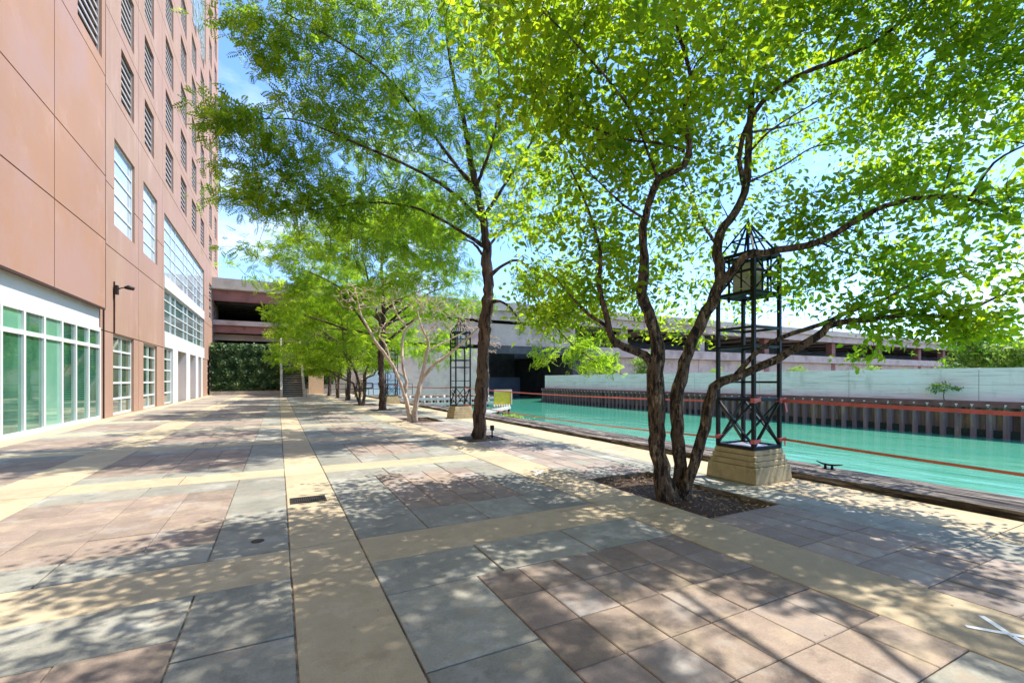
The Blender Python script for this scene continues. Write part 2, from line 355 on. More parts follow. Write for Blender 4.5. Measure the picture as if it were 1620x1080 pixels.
def water_material():
    m = bpy.data.materials.new('turquoise_river'); m.use_nodes = True
    n = m.node_tree.nodes; l = m.node_tree.links; b = n['Principled BSDF']
    tc = n.new('ShaderNodeTexCoord')
    def tx(s, st, d=4):
        mp = n.new('ShaderNodeMapping'); mp.inputs['Scale'].default_value = st; l.new(tc.outputs['Object'], mp.inputs[0])
        t = n.new('ShaderNodeTexNoise'); t.inputs['Scale'].default_value = s; t.inputs['Detail'].default_value = d; l.new(mp.outputs[0], t.inputs['Vector']); return t
    cr = n.new('ShaderNodeValToRGB'); e = cr.color_ramp.elements
    e[0].position = .38; e[0].color = (.045,.26,.175,1); e[1].position = .7; e[1].color = (.085,.30,.19,1)
    l.new(tx(.25,(1,.35,1)).outputs['Fac'], cr.inputs[0]); l.new(cr.outputs[0], b.inputs['Base Color'])
    b.inputs['Roughness'].default_value = .08; b.inputs['IOR'].default_value = 1.38
    bp = n.new('ShaderNodeBump'); bp.inputs['Strength'].default_value = .6; bp.inputs['Distance'].default_value = .06
    l.new(tx(1.3,(1,.4,1),10).outputs['Fac'], bp.inputs['Height']); l.new(bp.outputs[0], b.inputs['Normal'])
    return m
mb = MB(); mb.add([(7.0,-400,-1.2),(41.5,-400,-1.2),(41.5,77,-1.2),(7.0,77,-1.2)], [(0,1,2,3)])
tag(mb.build('river_water', water_material()), kind='structure')

# ------------------------------------------------------------------ timber edge of the quay
mb = MB(); rt = random.Random(3)
y = -12.
while y < 42:
    L = rt.uniform(3.6,4.6); y1 = min(y+L, 42)
    xx = 7.06
    for wd in (.31,.31,.32):
        dz = rt.uniform(-.012,.012); mb.box(xx+.004, xx+wd-.006, y+.006, y1-.006, -.25, .095+dz); xx += wd
    y = y1
o = mb.build('quay_timber', M['timber'], bevel=.012)
tag(o, 'weathered timber beams edging the promenade above the river', 'timber edge')
mb = MB(); mb.box(7.05,7.95,-12,53.9,-4,-.26)
tag(mb.build('quay_wall', M['conc']), 'concrete quay wall under the timber edge', 'quay wall')
# low concrete ledges and a bit of weed
for (x,y0,y1,lab) in ((8.3,14.2,16.6,'pale concrete ledge by the timber edge with green weeds on it'),(8.45,9.0,10.3,'white concrete ledge at the water side of the timber edge')):
    m_ = MB(); m_.box(7.955,x,y0,y1,-1.6,.0); tag(m_.build('quay_ledge', M['whitewall'], bevel=.02), lab, 'ledge', 'ledges on the quay wall')

# ------------------------------------------------------------------ leaf builders
def axes(n_, rs, up=.6, droop=0., outdir=None):
    """random leaf frames: Y along the leaf, Z its normal"""
    N = rs.normal(size=(n_,3))*.75; N[:,2] += up*1.4
    N /= np.linalg.norm(N,axis=1,keepdims=True)
    D = rs.normal(size=(n_,3)); 
    if outdir is not None: D = D*.6+outdir*1.0
    D[:,2] -= droop
    D -= N*np.sum(D*N,axis=1,keepdims=True); D /= np.linalg.norm(D,axis=1,keepdims=True)+1e-9
    X = np.cross(D,N)
    return X, D, N
LEAF = np.array([(0,0,0),(.25,.30,.07),(.22,.66,.05),(0,1,-.09),(-.22,.66,.05),(-.25,.30,.07)])
LEAF_F = np.array([(0,1,2,3),(0,3,4,5)])
def frond_template(npair=7):
    V = []; F = []
    for i in range(npair):
        t = .12+.86*i/(npair-1); ln = .30*(1-.45*abs(2*t-1)**2); z = -.25*t*t
        for s_ in (-1,1):
            b = len(V); wv = .085
            V += [(0,t,z),(s_*ln*.55,t+wv+.03,z-.02),(s_*ln,t+.07,z-.05),(s_*ln*.55,t-wv+.03,z-.02)]
            F.append((b,b+1,b+2,b+3) if s_ > 0 else (b,b+3,b+2,b+1))
    return np.array(V), np.array(F)
def scatter(P_, S_, tmpl, faces, X, D, N):
    k = len(tmpl)
    V = P_[:,None,:]+S_[:,None,None]*(tmpl[None,:,0,None]*X[:,None,:]+tmpl[None,:,1,None]*D[:,None,:]+tmpl[None,:,2,None]*N[:,None,:])
    F = (faces[None,:,:]+(np.arange(len(P_))*k)[:,None,None]).reshape(-1,faces.shape[1])
    return V.reshape(-1,3), F

# ------------------------------------------------------------------ tree grower
def grow(root, limbs, blobs, seed, bark, name, leafmat, label, cat='tree', group=None,
         style='broad', lsize=.075, per=60, spread=.20, twig=.006, sag=.0, wob=.16, holes=(), crown_name='crown', nside=12, bare=False, minz=1.75, minr=.0035):
    rs = np.random.RandomState(seed); rr = random.Random(seed)
    t = thing(name, label, cat, root, group)
    nodes = []; rads = []; mb = MB()
    for lb in limbs:
        pts = [Vector(p[:3]) for p in lb]; rd = [p[3] for p in lb]
        # catmull-rom through the points
        out = []; ro = []
        for i in range(len(pts)-1):
            p0, p1, p2, p3 = pts[max(i-1,0)], pts[i], pts[i+1], pts[min(i+2,len(pts)-1)]
            ns = max(2, int((p2-p1).length/.12))
            for j in range(ns):
                u = j/ns
                out.append(.5*((2*p1)+(p2-p0)*u+(2*p0-5*p1+4*p2-p3)*u*u+(3*p1-3*p2+p3-p0)*u**3)); ro.append(rd[i]+(rd[i+1]-rd[i])*u)
        out.append(pts[-1]); ro.append(rd[-1])
        for i in range(1, len(out)-1):
            q = ro[i]*.22; out[i] = out[i]+Vector((rr.uniform(-q,q), rr.uniform(-q,q), rr.uniform(-q,q)))
        big = ro[0] > .03
        mb.tube(out, ro, nside if big else 7, wob=wob if big else .08, rng=rr)
        nodes += [tuple(p) for p in out]; rads += ro
    NN = np.array(nodes); RA = np.array(rads)
    # attractors
    att = []
    for (c, r, cnt) in blobs:
        r = np.array(r if hasattr(r,'__len__') else (r,r,r*.8))
        q = rs.normal(size=(cnt,3)); q /= np.linalg.norm(q,axis=1,keepdims=True); q *= rs.rand(cnt,1)**.38
        att.append(np.array(c)+q*r)
    A = np.concatenate(att)
    A = A[A[:,2] > minz]
    for (c, r) in holes: A = A[np.linalg.norm(A-np.array(c),axis=1) > r]
    d0 = np.array([np.min(np.linalg.norm(NN-a,axis=1)) for a in A]); A = A[np.argsort(d0)]
    LP = []; LD = []
    NB = np.empty((len(NN)+len(A)*8,3)); NB[:len(NN)] = NN; RB = np.empty(len(NB)); RB[:len(RA)] = RA; cnt = len(NN)
    ctr = np.array(root)+np.array((0,0,3.5))
    for a in A:
        dv = NB[:cnt]-a; ds = np.linalg.norm(dv,axis=1)
        # prefer joining below / inside
        sc_ = ds+.35*np.maximum(0, NB[:cnt,2]-a[2])
        j = int(np.argmin(sc_)); p = NB[j].copy(); L = ds[j]
        if L < .05: continue
        ns = max(3, min(7, int(L/.16))); side = rs.normal(size=3)*L*.10; rb = max(minr*1.4, min(RB[j]*.85, twig+.010*L**.9))
        pts = []; 
        for i in range(ns+1):
            u = i/ns; q = p+(a-p)*u+side*math.sin(math.pi*u)+np.array((0,0,-sag*L*u*u+.12*L*math.sin(math.pi*u)))
            if 0 < i < ns: q = q+rs.normal(size=3)*L*.025
            pts.append(q)
        rd = [max(minr, rb*(1-.7*i/ns)) for i in range(ns+1)]
        mb.tube([Vector(q) for q in pts], rd, 5 if rb > .008 else 4, cap=False)
        for i in range(1, ns+1): NB[cnt] = pts[i]; RB[cnt] = rd[i]; cnt += 1
        Lp = np.array(pts[ns//3:]); dirn = (pts[-1]-pts[0])/max(L,1e-3)
        m_ = int(per*rr.uniform(.45,1.4))
        idx = rs.randint(0,len(Lp),m_)
        LP.append(Lp[idx]+rs.normal(size=(m_,3))*spread*np.array((1,1,.55))); LD.append(np.tile(dirn,(m_,1)))
    mb.build('trunk', bark, t)
    if not bare:
        PP = np.concatenate(LP); DD = np.concatenate(LD); n_ = len(PP)
        keep = PP[:,2] > minz-.15; PP = PP[keep]; DD = DD[keep]; n_ = len(PP)
        if style == 'broad':
            X,D,N = axes(n_, rs, .55, .35, DD); S = lsize*rs.uniform(.45,1.35,n_)
            V,F = scatter(PP,S,LEAF,LEAF_F,X,D,N)
        else:
            X,D,N = axes(n_, rs, .7, .45, DD); S = lsize*rs.uniform(.65,1.2,n_)
            T,FF = frond_template(6); V,F = scatter(PP,S,T,FF,X,D,N)
        np_mesh(crown_name, V, F, leafmat, t)
    return t

# --- foreground broad-leaved tree with three stems
A0 = at(1064,781,5.98); A0.z = -.08
def L(*p): return [(*at(a,b,c), r) for (a,b,c,r) in p]
limbsA = [
 [(A0.x-.06,A0.y,-.12,.16)]+L((1047,752,5.95,.105),(1043,700,5.95,.098),(1040,640,5.95,.098),(1036,590,5.93,.10),(1040,548,5.9,.082),(1030,505,5.85,.07),(1015,463,5.8,.062),(1021,407,5.7,.055),(1016,372,5.65,.05),(1021,345,5.6,.046),(1042,283,5.4,.040),(1083,262,5.3,.036),(1090,225,5.2,.030),(1081,190,5.1,.026),(1092,120,5.0,.02),(1070,40,4.9,.016),(1060,-60,4.8,.010)),
 L((1036,585,5.93,.07),(1018,560,5.9,.055),(972,540,5.8,.045),(962,505,5.8,.036),(948,450,5.9,.028),(950,400,6.0,.022),(930,330,6.1,.016),(900,260,6.2,.011)),
 L((965,520,5.8,.026),(935,500,5.9,.020),(905,470,6.1,.014),(880,440,6.3,.009)),
 [(A0.x+.07,A0.y+.03,-.12,.15)]+L((1078,752,6.02,.088),(1074,700,6.05,.08),(1072,628,6.1,.078),(1091,546,6.15,.074),(1124,482,6.1,.070),(1139,446,6.1,.072),(1136,390,6.15,.062),(1146,358,6.2,.056),(1178,304,6.25,.050),(1185,208,6.3,.042),(1191,146,6.3,.034),(1212,95,6.3,.026),(1222,0,6.3,.020),(1226,-80,6.3,.012)),
 L((1139,448,6.1,.058),(1160,425,6.0,.050),(1180,405,5.9,.046),(1231,397,5.8,.043),(1296,383,5.7,.038),(1353,350,5.6,.034),(1420,319,5.5,.029),(1490,312,5.4,.024),(1545,318,5.3,.018),(1610,345,5.2,.010)),
 L((1537,310,5.3,.016),(1572,258,5.25,.014),(1625,228,5.2,.011),(1690,200,5.15,.008)),
 L((1180,300,6.25,.034),(1170,268,6.1,.032),(1175,217,6.0,.030),(1207,162,5.9,.028),(1262,121,5.8,.026),(1370,75,5.6,.022),(1462,4,5.4,.017),(1540,-60,5.3,.010)),
 L((1178,250,6.2,.018),(1215,210,6.4,.014),(1260,180,6.6,.011),(1330,140,6.8,.008)),
 L((1180,290,6.2,.018),(1240,262,6.5,.013),(1290,232,6.7,.010),(1360,225,6.9,.007)),
 [(A0.x+.12,A0.y-.04,-.12,.12)]+L((1086,765,5.9,.068),(1098,735,5.88,.064),(1118,663,5.86,.062),(1130,613,5.84,.060),(1161,598,5.82,.052),(1231,567,5.78,.050),(1300,526,5.7,.046),(1316,513,5.68,.04),(1371,506,5.6,.032),(1440,498,5.5,.026),(1508,500,5.4,.02),(1577,470,5.3,.014),(1660,440,5.2,.008)),
 L((1158,598,5.82,.036),(1179,576,5.84,.032),(1205,551,5.85,.030),(1255,527,5.85,.028),(1300,513,5.85,.026),(1340,494,5.85,.024),(1392,477,5.85,.02),(1440,450,5.85,.015),(1500,420,5.8,.010)),
 L((1083,240,5.25,.018),(1050,228,5.2,.016),(992,221,5.1,.012),(930,200,5.0,.008)),
 L((1018,345,5.6,.018),(987,325,5.6,.014),(950,290,5.6,.010),(900,240,5.6,.007)),
 L((1042,290,5.4,.016),(1000,180,4.9,.014),(930,90,4.4,.011),(860,20,4.0,.008)),
 L((1191,150,6.3,.02),(1150,80,6.8,.016),(1100,0,7.3,.012)),
 L((1136,390,6.15,.026),(1110,350,6.9,.02),(1090,300,7.7,.015),(1060,250,8.4,.010)),
 L((1185,210,6.3,.02),(1240,200,7.2,.016),(1320,180,8.0,.010)),
 L((1296,383,5.7,.016),(1340,400,6.4,.013),(1400,410,7.0,.009)),
]
blobsA = [(tuple(at(*q[:3])), q[3], q[4]) for q in [
 (1210,60,6.3,.95,46),(1330,70,6.0,.9,34),(1440,90,5.7,.9,32),(1560,90,5.4,1.0,30),(1640,200,5.2,1.0,22),(1480,150,5.9,.6,14),(1560,180,5.6,.5,10),
 (1390,190,6.6,.45,18),(1330,150,6.8,.6,20),(1400,270,7.2,.5,18),
 (1110,90,5.6,.9,50),(1010,90,5.0,.95,56),(900,110,4.8,.85,46),(820,40,4.8,.75,30),(1000,210,5.4,.75,36),(900,230,6.0,.75,36),
 (1110,200,6.4,.6,22),(1060,300,6.6,.75,32),(960,330,6.4,.8,38),(900,430,6.9,.75,34),(850,330,7.2,.7,22),(975,440,6.3,.5,20),(1080,400,7.4,.7,22),
 (900,500,7.0,.45,12),
 (1240,330,6.2,.42,14),(1290,350,6.0,.42,12),(1360,320,6.1,.55,13),(1430,340,5.6,.7,15),(1540,340,5.3,.7,15),(1330,420,6.0,.5,13),(1420,430,5.6,.6,14),
 (1530,430,5.3,.65,15),(1620,410,5.1,.7,17),(880,490,6.6,.45,12),(950,510,7.2,.5,12),(1030,470,7.4,.5,12),(1085,520,8.0,.4,8),(1430,400,7.2,.7,16),(1560,300,6.8,.7,14),(1480,505,5.3,.28,14),(1560,515,5.2,.28,12),(1370,485,5.6,.25,10),(1250,450,6.8,.5,14),
 (1130,480,8.2,.6,10),(1210,250,7.8,.6,14),(1450,280,6.2,.45,16),(1390,530,5.9,.16,5),(1370,560,6.0,.10,3),
 (1500,-60,5.6,1.2,40),(1300,-80,6.0,1.3,46),(1100,-80,5.8,1.3,46),(1650,0,5.2,1.0,30),(920,-60,4.9,1.0,34)]]
blobsA = [(c,r*1.28,int(n_*1.6)) for c,r,n_ in blobsA]
treeA = grow(A0, limbsA, blobsA, 11, M['bark'], 'broadleaf_tree', M['leaf'],
  'nearest multi-stemmed broad-leaved tree, in the square soil pit beside the nearest lantern tower', group='multi-stemmed trees along the promenade',
  style='broad', lsize=.098, per=23, spread=.15, twig=.006)

# --- honey locust, second tree
B0 = at(759,693,11.7); B0.z = -.06
limbsB = [
 [(B0.x,B0.y,-.12,.21)]+L((759,665,11.7,.185),(762,610,11.7,.17),(765,560,11.7,.16),(769,500,11.7,.165),(773,450,11.7,.15),(769,418,11.7,.15),(770,390,11.7,.12),(764,346,11.7,.11),(752,290,11.8,.09),(735,200,12,.07),(715,110,12,.05),(700,0,12,.035),(690,-120,12,.02)),
 L((773,438,11.7,.08),(790,424,11.6,.06),(818,412,11.5,.052),(847,434,11.4,.042),(871,447,11.3,.03),(905,440,11.2,.018)),
 L((778,478,11.7,.07),(792,476,11.5,.055),(808,488,11.3,.045),(823,512,11.2,.03),(822,530,11.1,.015)),
 L((820,425,11.5,.05),(850,470,11.2,.036),(890,530,10.9,.026),(940,570,10.7,.018),(990,595,10.6,.010)),
 L((766,390,11.7,.07),(720,360,11.5,.055),(660,330,11.2,.045),(590,320,10.8,.034),(510,330,10.4,.022),(430,340,10.2,.012)),
 L((764,350,11.7,.08),(710,300,11.2,.06),(650,265,10.6,.05),(560,225,10.0,.038),(470,190,9.4,.026),(390,190,9.0,.014)),
 L((758,310,11.8,.06),(690,220,11.0,.05),(620,130,10.2,.04),(540,70,9.6,.028),(450,20,9.2,.016)),
 L((764,346,11.7,.07),(800,290,12,.055),(850,210,12.4,.04),(900,120,12.8,.028),(930,20,13,.016)),
 L((760,330,11.8,.06),(740,280,13,.05),(690,250,14.2,.04),(620,230,15.2,.026),(560,200,16,.014)),
 L((752,300,11.8,.06),(780,220,10.8,.045),(790,130,10.0,.034),(780,30,9.4,.022)),
 L((768,400,11.7,.05),(800,360,12.8,.04),(860,340,13.8,.03),(920,320,14.8,.016)),
 L((768,410,11.7,.05),(740,380,12.9,.04),(680,380,14,.03),(620,390,15,.016)),
]
blobsB = [(tuple(at(*q[:3])), q[3], q[4]) for q in [
 (400,60,9.4,(.7,.8,.6),26),(480,60,9.6,1.0,44),(580,60,10.2,1.1,44),(680,40,11,1.3,44),(780,60,10.5,1.2,44),(870,120,12.4,1.3,44),
 (375,195,9.2,(.8,.8,.28),24),(440,240,9.8,(1.1,1.1,.5),40),(520,190,10,(1.1,1.1,.6),36),(610,200,10.6,1.1,46),(700,170,11,1.2,46),(790,210,11.6,1.2,48),
 (400,300,10.2,(.9,.9,.45),34),(490,320,10.5,(1.2,1.2,.5),46),(590,320,11,1.1,46),(690,320,11.4,1.0,40),(560,390,11,(1.1,1.1,.4),24),(660,400,12,(1,1,.4),16),
 (840,330,13,1.0,28),(850,440,11.6,.5,16),(900,450,11.4,.6,16),(905,440,13,.8,14),(870,500,11,.55,12),(915,555,10.8,.5,14),(960,585,10.7,.45,14),(1010,600,10.6,.3,7),(860,560,11.4,.35,6),(620,450,11.6,.5,7),
 (600,250,15,1.6,46),(720,300,14.5,1.6,40),(850,250,14.5,1.6,36),(380,400,11.5,(.7,.7,.2),7),(400,440,12.0,(.5,.5,.2),4),(350,180,9.4,(.5,.5,.2),7),
 (600,-120,10.5,1.8,60),(750,-120,11.5,2.0,60),(480,-60,9.6,1.2,30),(880,-60,12.5,1.6,40)]]
blobsB = [(c,tuple(1.15*v for v in (r if hasattr(r,'__len__') else (r,r,r*.8))),int(n_*1.25)) for c,r,n_ in blobsB]
blobsB += [(tuple(at(*q[:3])),q[3],q[4]) for q in [(690,400,13,1.0,26),(640,430,13.5,1.0,22),(725,440,14,.9,18),(740,370,13.5,1.0,24),(600,350,14,1.2,24)]]
limbsB = [[(x,y,z,q*.9) for x,y,z,q in l_] if i_ == 0 else [(x,y,z,q*(.85 if k_ == 0 else .62)) for k_,(x,y,z,q) in enumerate(l_)] for i_,l_ in enumerate(limbsB)]
treeB = grow(B0, limbsB, blobsB, 23, M['bark_dark'], 'honey_locust_tree', M['frond'],
  'nearest honey locust with one straight dark trunk, rising from the round iron grate', group='honey locusts along the promenade',
  style='frond', lsize=.23, per=14, spread=.17, twig=.006, minr=.005, sag=.10, nside=12)

def dome_locust(seed, root, h, r, zlow, label, group='honey locusts along the promenade', th=3.4, cnt=24):
    x,y,z = root; rr = random.Random(seed)
    lb = [[(x,y,z-.06,.21),(x+.03,y,z+.5,.165),(x-.04,y,z+th*.6,.15),(x+.02,y,z+th,.15),(x+.1,y+.1,z+th+1.6,.10),(x,y,z+h*.7,.06),(x+.2,y,z+h*.93,.02)]]
    for k_ in range(10):
        a_ = 6.28*k_/10+rr.uniform(-.3,.3); z0 = z+th*rr.uniform(.8,1.45); q = r*rr.uniform(.7,.92); dz = rr.uniform(.3,2.8)
        lb.append([(x,y,z0,.075),(x+q*.3*math.cos(a_),y+q*.3*math.sin(a_),z0+dz*.45,.055),(x+q*.65*math.cos(a_+.1),y+q*.65*math.sin(a_+.1),z0+dz*.8,.036),(x+q*math.cos(a_+.15),y+q*math.sin(a_+.15),z0+dz,.012)])
    bl = []
    for k_ in range(54):
        a_ = rr.uniform(0,6.28); u = rr.random(); zz = zlow+(h-zlow)*u; env = r*math.sqrt(max(.08,1-(max(0,u-.25)/.8)**2))
        q = env*math.sqrt(rr.uniform(.12,.9)); b_ = rr.uniform(.7,1.2)
        bl.append(((x+q*math.cos(a_),y+q*math.sin(a_),zz),(b_*1.2,b_*1.2,b_*.7),cnt))
    return grow(Vector(root), lb, bl, seed, M['bark_dark'], 'honey_locust_tree', M['frond'], label, group=group, style='frond', lsize=.27, per=15, spread=.17, twig=.007, sag=.12, nside=12)
def place(src, x, y, rz, sc, label):
    c = copy_tree(src); c.location = (x,y,src.location.z); c.rotation_euler = (0,0,rz); c.scale = (sc,sc,sc)
    c['label'] = label; return c
treeD = dome_locust(41, (4.65,23.4,-.06), 10.8, 5.6, 2.7, 'second honey locust from the nearest, its trunk just beyond the bare tree')
place(treeD, 4.65, 35.6, R(125), .95, 'third honey locust from the nearest, standing before the wide stair')
place(treeD, 4.4, 47.0, R(220), .85, 'farthest honey locust, close to the ivy wall right of the stair')
dome_locust(43, (4.65,-1.8,-.06), 9.8, 5.6, 4.9, 'honey locust behind the viewpoint whose boughs shade the near paving', th=4.2, cnt=21)
place(treeA, 4.5, 28.8, R(200), .92, 'forked broad-leaved tree with a dark trunk between two locusts, farther along')
place(treeA, 4.5, 41.2, R(120), .9, 'farthest broad-leaved tree, low and leafy near the stair foot')

# --- bare tree
C0 = at(652,665,16.9); C0.z = -.08
limbsC = [
 [(C0.x-.1,C0.y,-.1,.15)]+L((648,658,16.9,.11),(642,632,16.9,.10),(636,612,16.9,.095),(618,573,16.8,.08),(596,543,16.6,.066),(585,523,16.5,.055),(571,498,16.4,.042),(567,478,16.3,.03),(560,455,16.2,.018)),
 L((641,620,16.9,.08),(643,605,16.95,.07),(637,578,17,.062),(637,535,17.2,.056),(643,519,17.3,.05),(628,497,17.4,.036),(618,470,17.5,.02)),
 L((643,519,17.3,.04),(655,508,17.3,.036),(672,484,17.4,.026),(680,455,17.5,.014)),
 [(C0.x+.1,C0.y-.05,-.1,.15)]+L((656,655,16.85,.13),(661,625,16.8,.115),(668,592,16.7,.09),(676,554,16.6,.07),(678,540,16.6,.055),(667,517,16.5,.035),(660,490,16.4,.018)),
 L((664,608,16.8,.10),(672,594,16.7,.085),(685,579,16.6,.07),(713,558,16.4,.058),(741,534,16.1,.044),(765,510,15.9,.028),(790,490,15.7,.014)),
 L((676,556,16.6,.05),(695,545,16.7,.04),(715,535,17,.026),(740,522,17.2,.014)),
 L((618,573,16.8,.05),(610,545,16.9,.04),(600,530,17.1,.03),(610,510,17.3,.018)),
]
blobsC = [(tuple(at(*q[:3])), q[3], q[4]) for q in [
 (560,470,16.3,.7,40),(600,470,17,.9,60),(640,470,17.3,.9,56),(680,470,17,.9,56),(710,500,16.6,.8,50),(750,500,16.0,.7,44),(610,520,17,.5,26),(680,520,16.6,.5,26),(780,545,15.8,.45,22),(640,440,17,.9,24)]]
blobsC = [(c,r,int(n_*2)) for c,r,n_ in blobsC]
limbsC = [[(x,y,z,q*.78) for x,y,z,q in l_] for l_ in limbsC]
grow(C0, limbsC, blobsC, 31, M['bark_pale'], 'bare_tree', M['leaf'],
  'leafless forked tree with pale twisted twigs, left of the second lantern tower', group='multi-stemmed trees along the promenade',
  bare=True, minr=.010, twig=.022, nside=10)

# fallen leaves on the soil and timber
rs = np.random.RandomState(4); n_ = 420
px = rs.uniform(4.2,5.38,n_); py = rs.uniform(3.45,5.6,n_)
PP = np.stack([px,py,np.full(n_,-.035)],1); X,D,N = axes(n_,rs,2.5); V,F = scatter(PP,.04*rs.uniform(.6,1.2,n_),LEAF,LEAF_F,X,D,N)
tag(np_mesh('fallen_leaves',V,F,M['deadleaf']), 'dry fallen leaves on the soil of the near tree pit', kind='stuff')
n_ = 240; PP = np.stack([rs.uniform(-3,6.9,n_),rs.uniform(.8,14,n_),np.full(n_,.008)],1); X,D,N = axes(n_,rs,3); V,F = scatter(PP,.022*rs.uniform(.4,1.1,n_),LEAF,LEAF_F,X,D,N)
tag(np_mesh('leaf_litter',V,F,M['deadleaf']), 'scattered leaf litter on the paving', kind='stuff')
n_ = 420; PP = np.stack([rs.normal(8.1,.09,n_),rs.normal(15.7,.45,n_),.02+.12*rs.rand(n_)],1); X,D,N = axes(n_,rs,.2); V,F = scatter(PP,.09*rs.uniform(.5,1.2,n_),LEAF,LEAF_F,X,D,N)
tag(np_mesh('weeds',V,F,M['far_leaf']), 'green weeds on the low concrete ledge', kind='stuff')

# ------------------------------------------------------------------ lantern towers
def tower():
    cx, cy = 6.45, 4.58
    t = thing('lantern_tower', 'nearest black steel lattice lantern tower, wrapped with red tape, on a stepped stone pedestal', 'lantern tower', (cx,cy,0), 'lantern towers along the river edge')
    m_ = MB()
    m_.frustum(cx,cy,.425,.405,.0,.235); m_.frustum(cx,cy,.385,.378,.239,.315); m_.frustum(cx,cy,.365,.358,.319,.395); m_.frustum(cx,cy,.345,.335,.399,.47)
    m_.build('pedestal', M['stone'], t, bevel=.012)
    a = .30; z0 = .50
    m_ = MB(); m_.box(cx-.24,cx+.24,cy-.24,cy+.24,.475,.505)
    m_.build('base_plate', M['steel'], t)
    for i in (-1,1):
        for j in (-1,1):
            m_ = MB(); m_.disc((cx+i*(a-.09),cy+j*(a-.09),.506), .014, .03, 6); m_.build('bolt', M['black'], t)
    for i in (-1,1):
        for j in (-1,1):
            b_ = MB(); b_.box(cx+i*a-.024,cx+i*a+.024,cy+j*a-.024,cy+j*a+.024,.475,3.40); b_.build('post', M['black'], t)
    def ring(z, w_, h_, mbx, aa=a):
        mbx.bar((cx-aa+.024,cy-aa,z),(cx+aa-.024,cy-aa,z),w_,h_); mbx.bar((cx-aa+.024,cy+aa,z),(cx+aa-.024,cy+aa,z),w_,h_)
        mbx.bar((cx-aa,cy-aa+.024,z),(cx-aa,cy+aa-.024,z),w_,h_); mbx.bar((cx+aa,cy-aa+.024,z),(cx+aa,cy+aa-.024,z),w_,h_)
    for z,h in ((.50,.05),(1.21,.045),(2.0,.035),(2.28,.035),(2.80,.05),(3.12,.03),(3.38,.05)):
        m_ = MB(); ring(z,.038,h,m_); m_.build('cross_rail', M['black'], t)
    m_ = MB()      # half-height rungs on the river side only
    for z in (1.47,):
        m_.bar((cx-a+.024,cy+a,z),(cx+a-.024,cy+a,z),.025,.03); m_.bar((cx+a,cy-a+.024,z),(cx+a,cy+a-.024,z),.025,.03)
    m_.build('rung', M['black'], t)
    def xb(z0,z1,w_,nm):
        for (p,q,r,s) in (((cx-a,cy-a),(cx+a,cy-a),0,0),((cx-a,cy+a),(cx+a,cy+a),0,0),((cx-a,cy-a),(cx-a,cy+a),0,0),((cx+a,cy-a),(cx+a,cy+a),0,0)):
            b_ = MB(); off = Vector(((q[1]-p[1]),-(q[0]-p[0]),0)).normalized()*.008
            b_.bar(Vector((*p,z0))+off,Vector((*q,z1))+off,w_,w_*.5); b_.bar(Vector((*q,z0))-off,Vector((*p,z1))-off,w_,w_*.5); b_.build(nm, M['black'], t)
    xb(.53,1.19,.042,'cross_brace')
    xb(2.82,3.36,.022,'lantern_brace')
    m_ = MB(); ring(2.80,.03,.03,m_,.19); ring(3.36,.03,.03,m_,.19)
    for i in (-1,1):
        for j in (-1,1): m_.bar((cx+i*.19,cy+j*.19,2.7),(cx+i*.19,cy+j*.19,3.38),.025)
    for k_ in (-1,1):
        m_.bar((cx-a,cy+k_*.1,2.80),(cx+a,cy+k_*.1,2.80),.02,.03); m_.bar((cx+k_*.1,cy-a,3.37),(cx+k_*.1,cy+a,3.37),.02,.03)
    for i in (-1,1):
        m_.bar((cx+i*.1,cy-a,2.82),(cx+i*.1,cy-a,3.36),.018); m_.bar((cx-a,cy+i*.1,2.82),(cx-a,cy+i*.1,3.36),.018)
    m_.build('lantern_frame', M['black'], t)
    m_ = MB(); m_.box(cx-.155,cx+.155,cy-.155,cy+.155,2.85,3.27); m_.build('lantern_glass', M['opal'], t, bevel=.01)
    m_ = MB()
    ap = Vector((cx,cy,3.93))
    for i in (-1,0,1):
        for j in (-1,0,1):
            if i or j: m_.bar((cx+i*a,cy+j*a,3.40),ap,.026 if i and j else .02)
    m_.bar((cx,cy,3.38),(cx,cy,3.97),.03)
    ring(3.64,.018,.02,m_,a*.55)
    m_.build('pyramid_roof', M['black'], t)
    return t
tw = tower()
for i,(x,y,lab) in enumerate(((6.45,17.05,'second lantern tower, standing just left of the straight dark locust trunk'),
                      (6.45,29.4,'third lantern tower, seen small behind the second locust trunk'),
                      (6.45,41.9,'farthest lantern tower, smallest, near the beige panel below the road deck'))):
    c = copy_tree(tw); c.location = (x,y,0); c['label'] = lab

# tapes between towers
def tape(p, q, wd, sag, m_, lab, turns=1.2, nseg=60):
    p, q = Vector(p), Vector(q); b_ = MB(); vs = []; dr = (q-p).normalized(); sd_ = Vector((-dr.y,dr.x,0))
    for i in range(nseg+1):
        u = i/nseg; c = p+(q-p)*u+Vector((0,0,-sag*4*u*(1-u))); a_ = .25*math.sin(u*turns*6.28)+.5*math.sin(u*2.3*turns)
        o_ = (Vector((0,0,1))*math.cos(a_)+sd_*math.sin(a_))*wd/2; vs += [c-o_, c+o_]
    b_.add(vs, [(2*i,2*i+2,2*i+3,2*i+1) for i in range(nseg)])
    o = b_.build('barrier_tape', m_); s_ = o.modifiers.new('thick','SOLIDIFY'); s_.thickness = .002
    return tag(o, lab, 'tape', 'red barrier tapes strung between the towers')
tape((6.78,4.27,1.19),(6.5,-7.4,1.12),.05,.03,M['tape'],'upper red barrier tape running from the nearest tower out of the right edge')
tape((6.78,4.27,.61),(6.5,-7.4,.60),.035,.10,M['tape2'],'lower orange-red barrier tape running from the nearest tower out of the right edge')
tape((6.15,4.93,1.17),(6.45,16.7,1.20),.032,.06,M['tape'],'upper red barrier tape between the nearest and second towers')
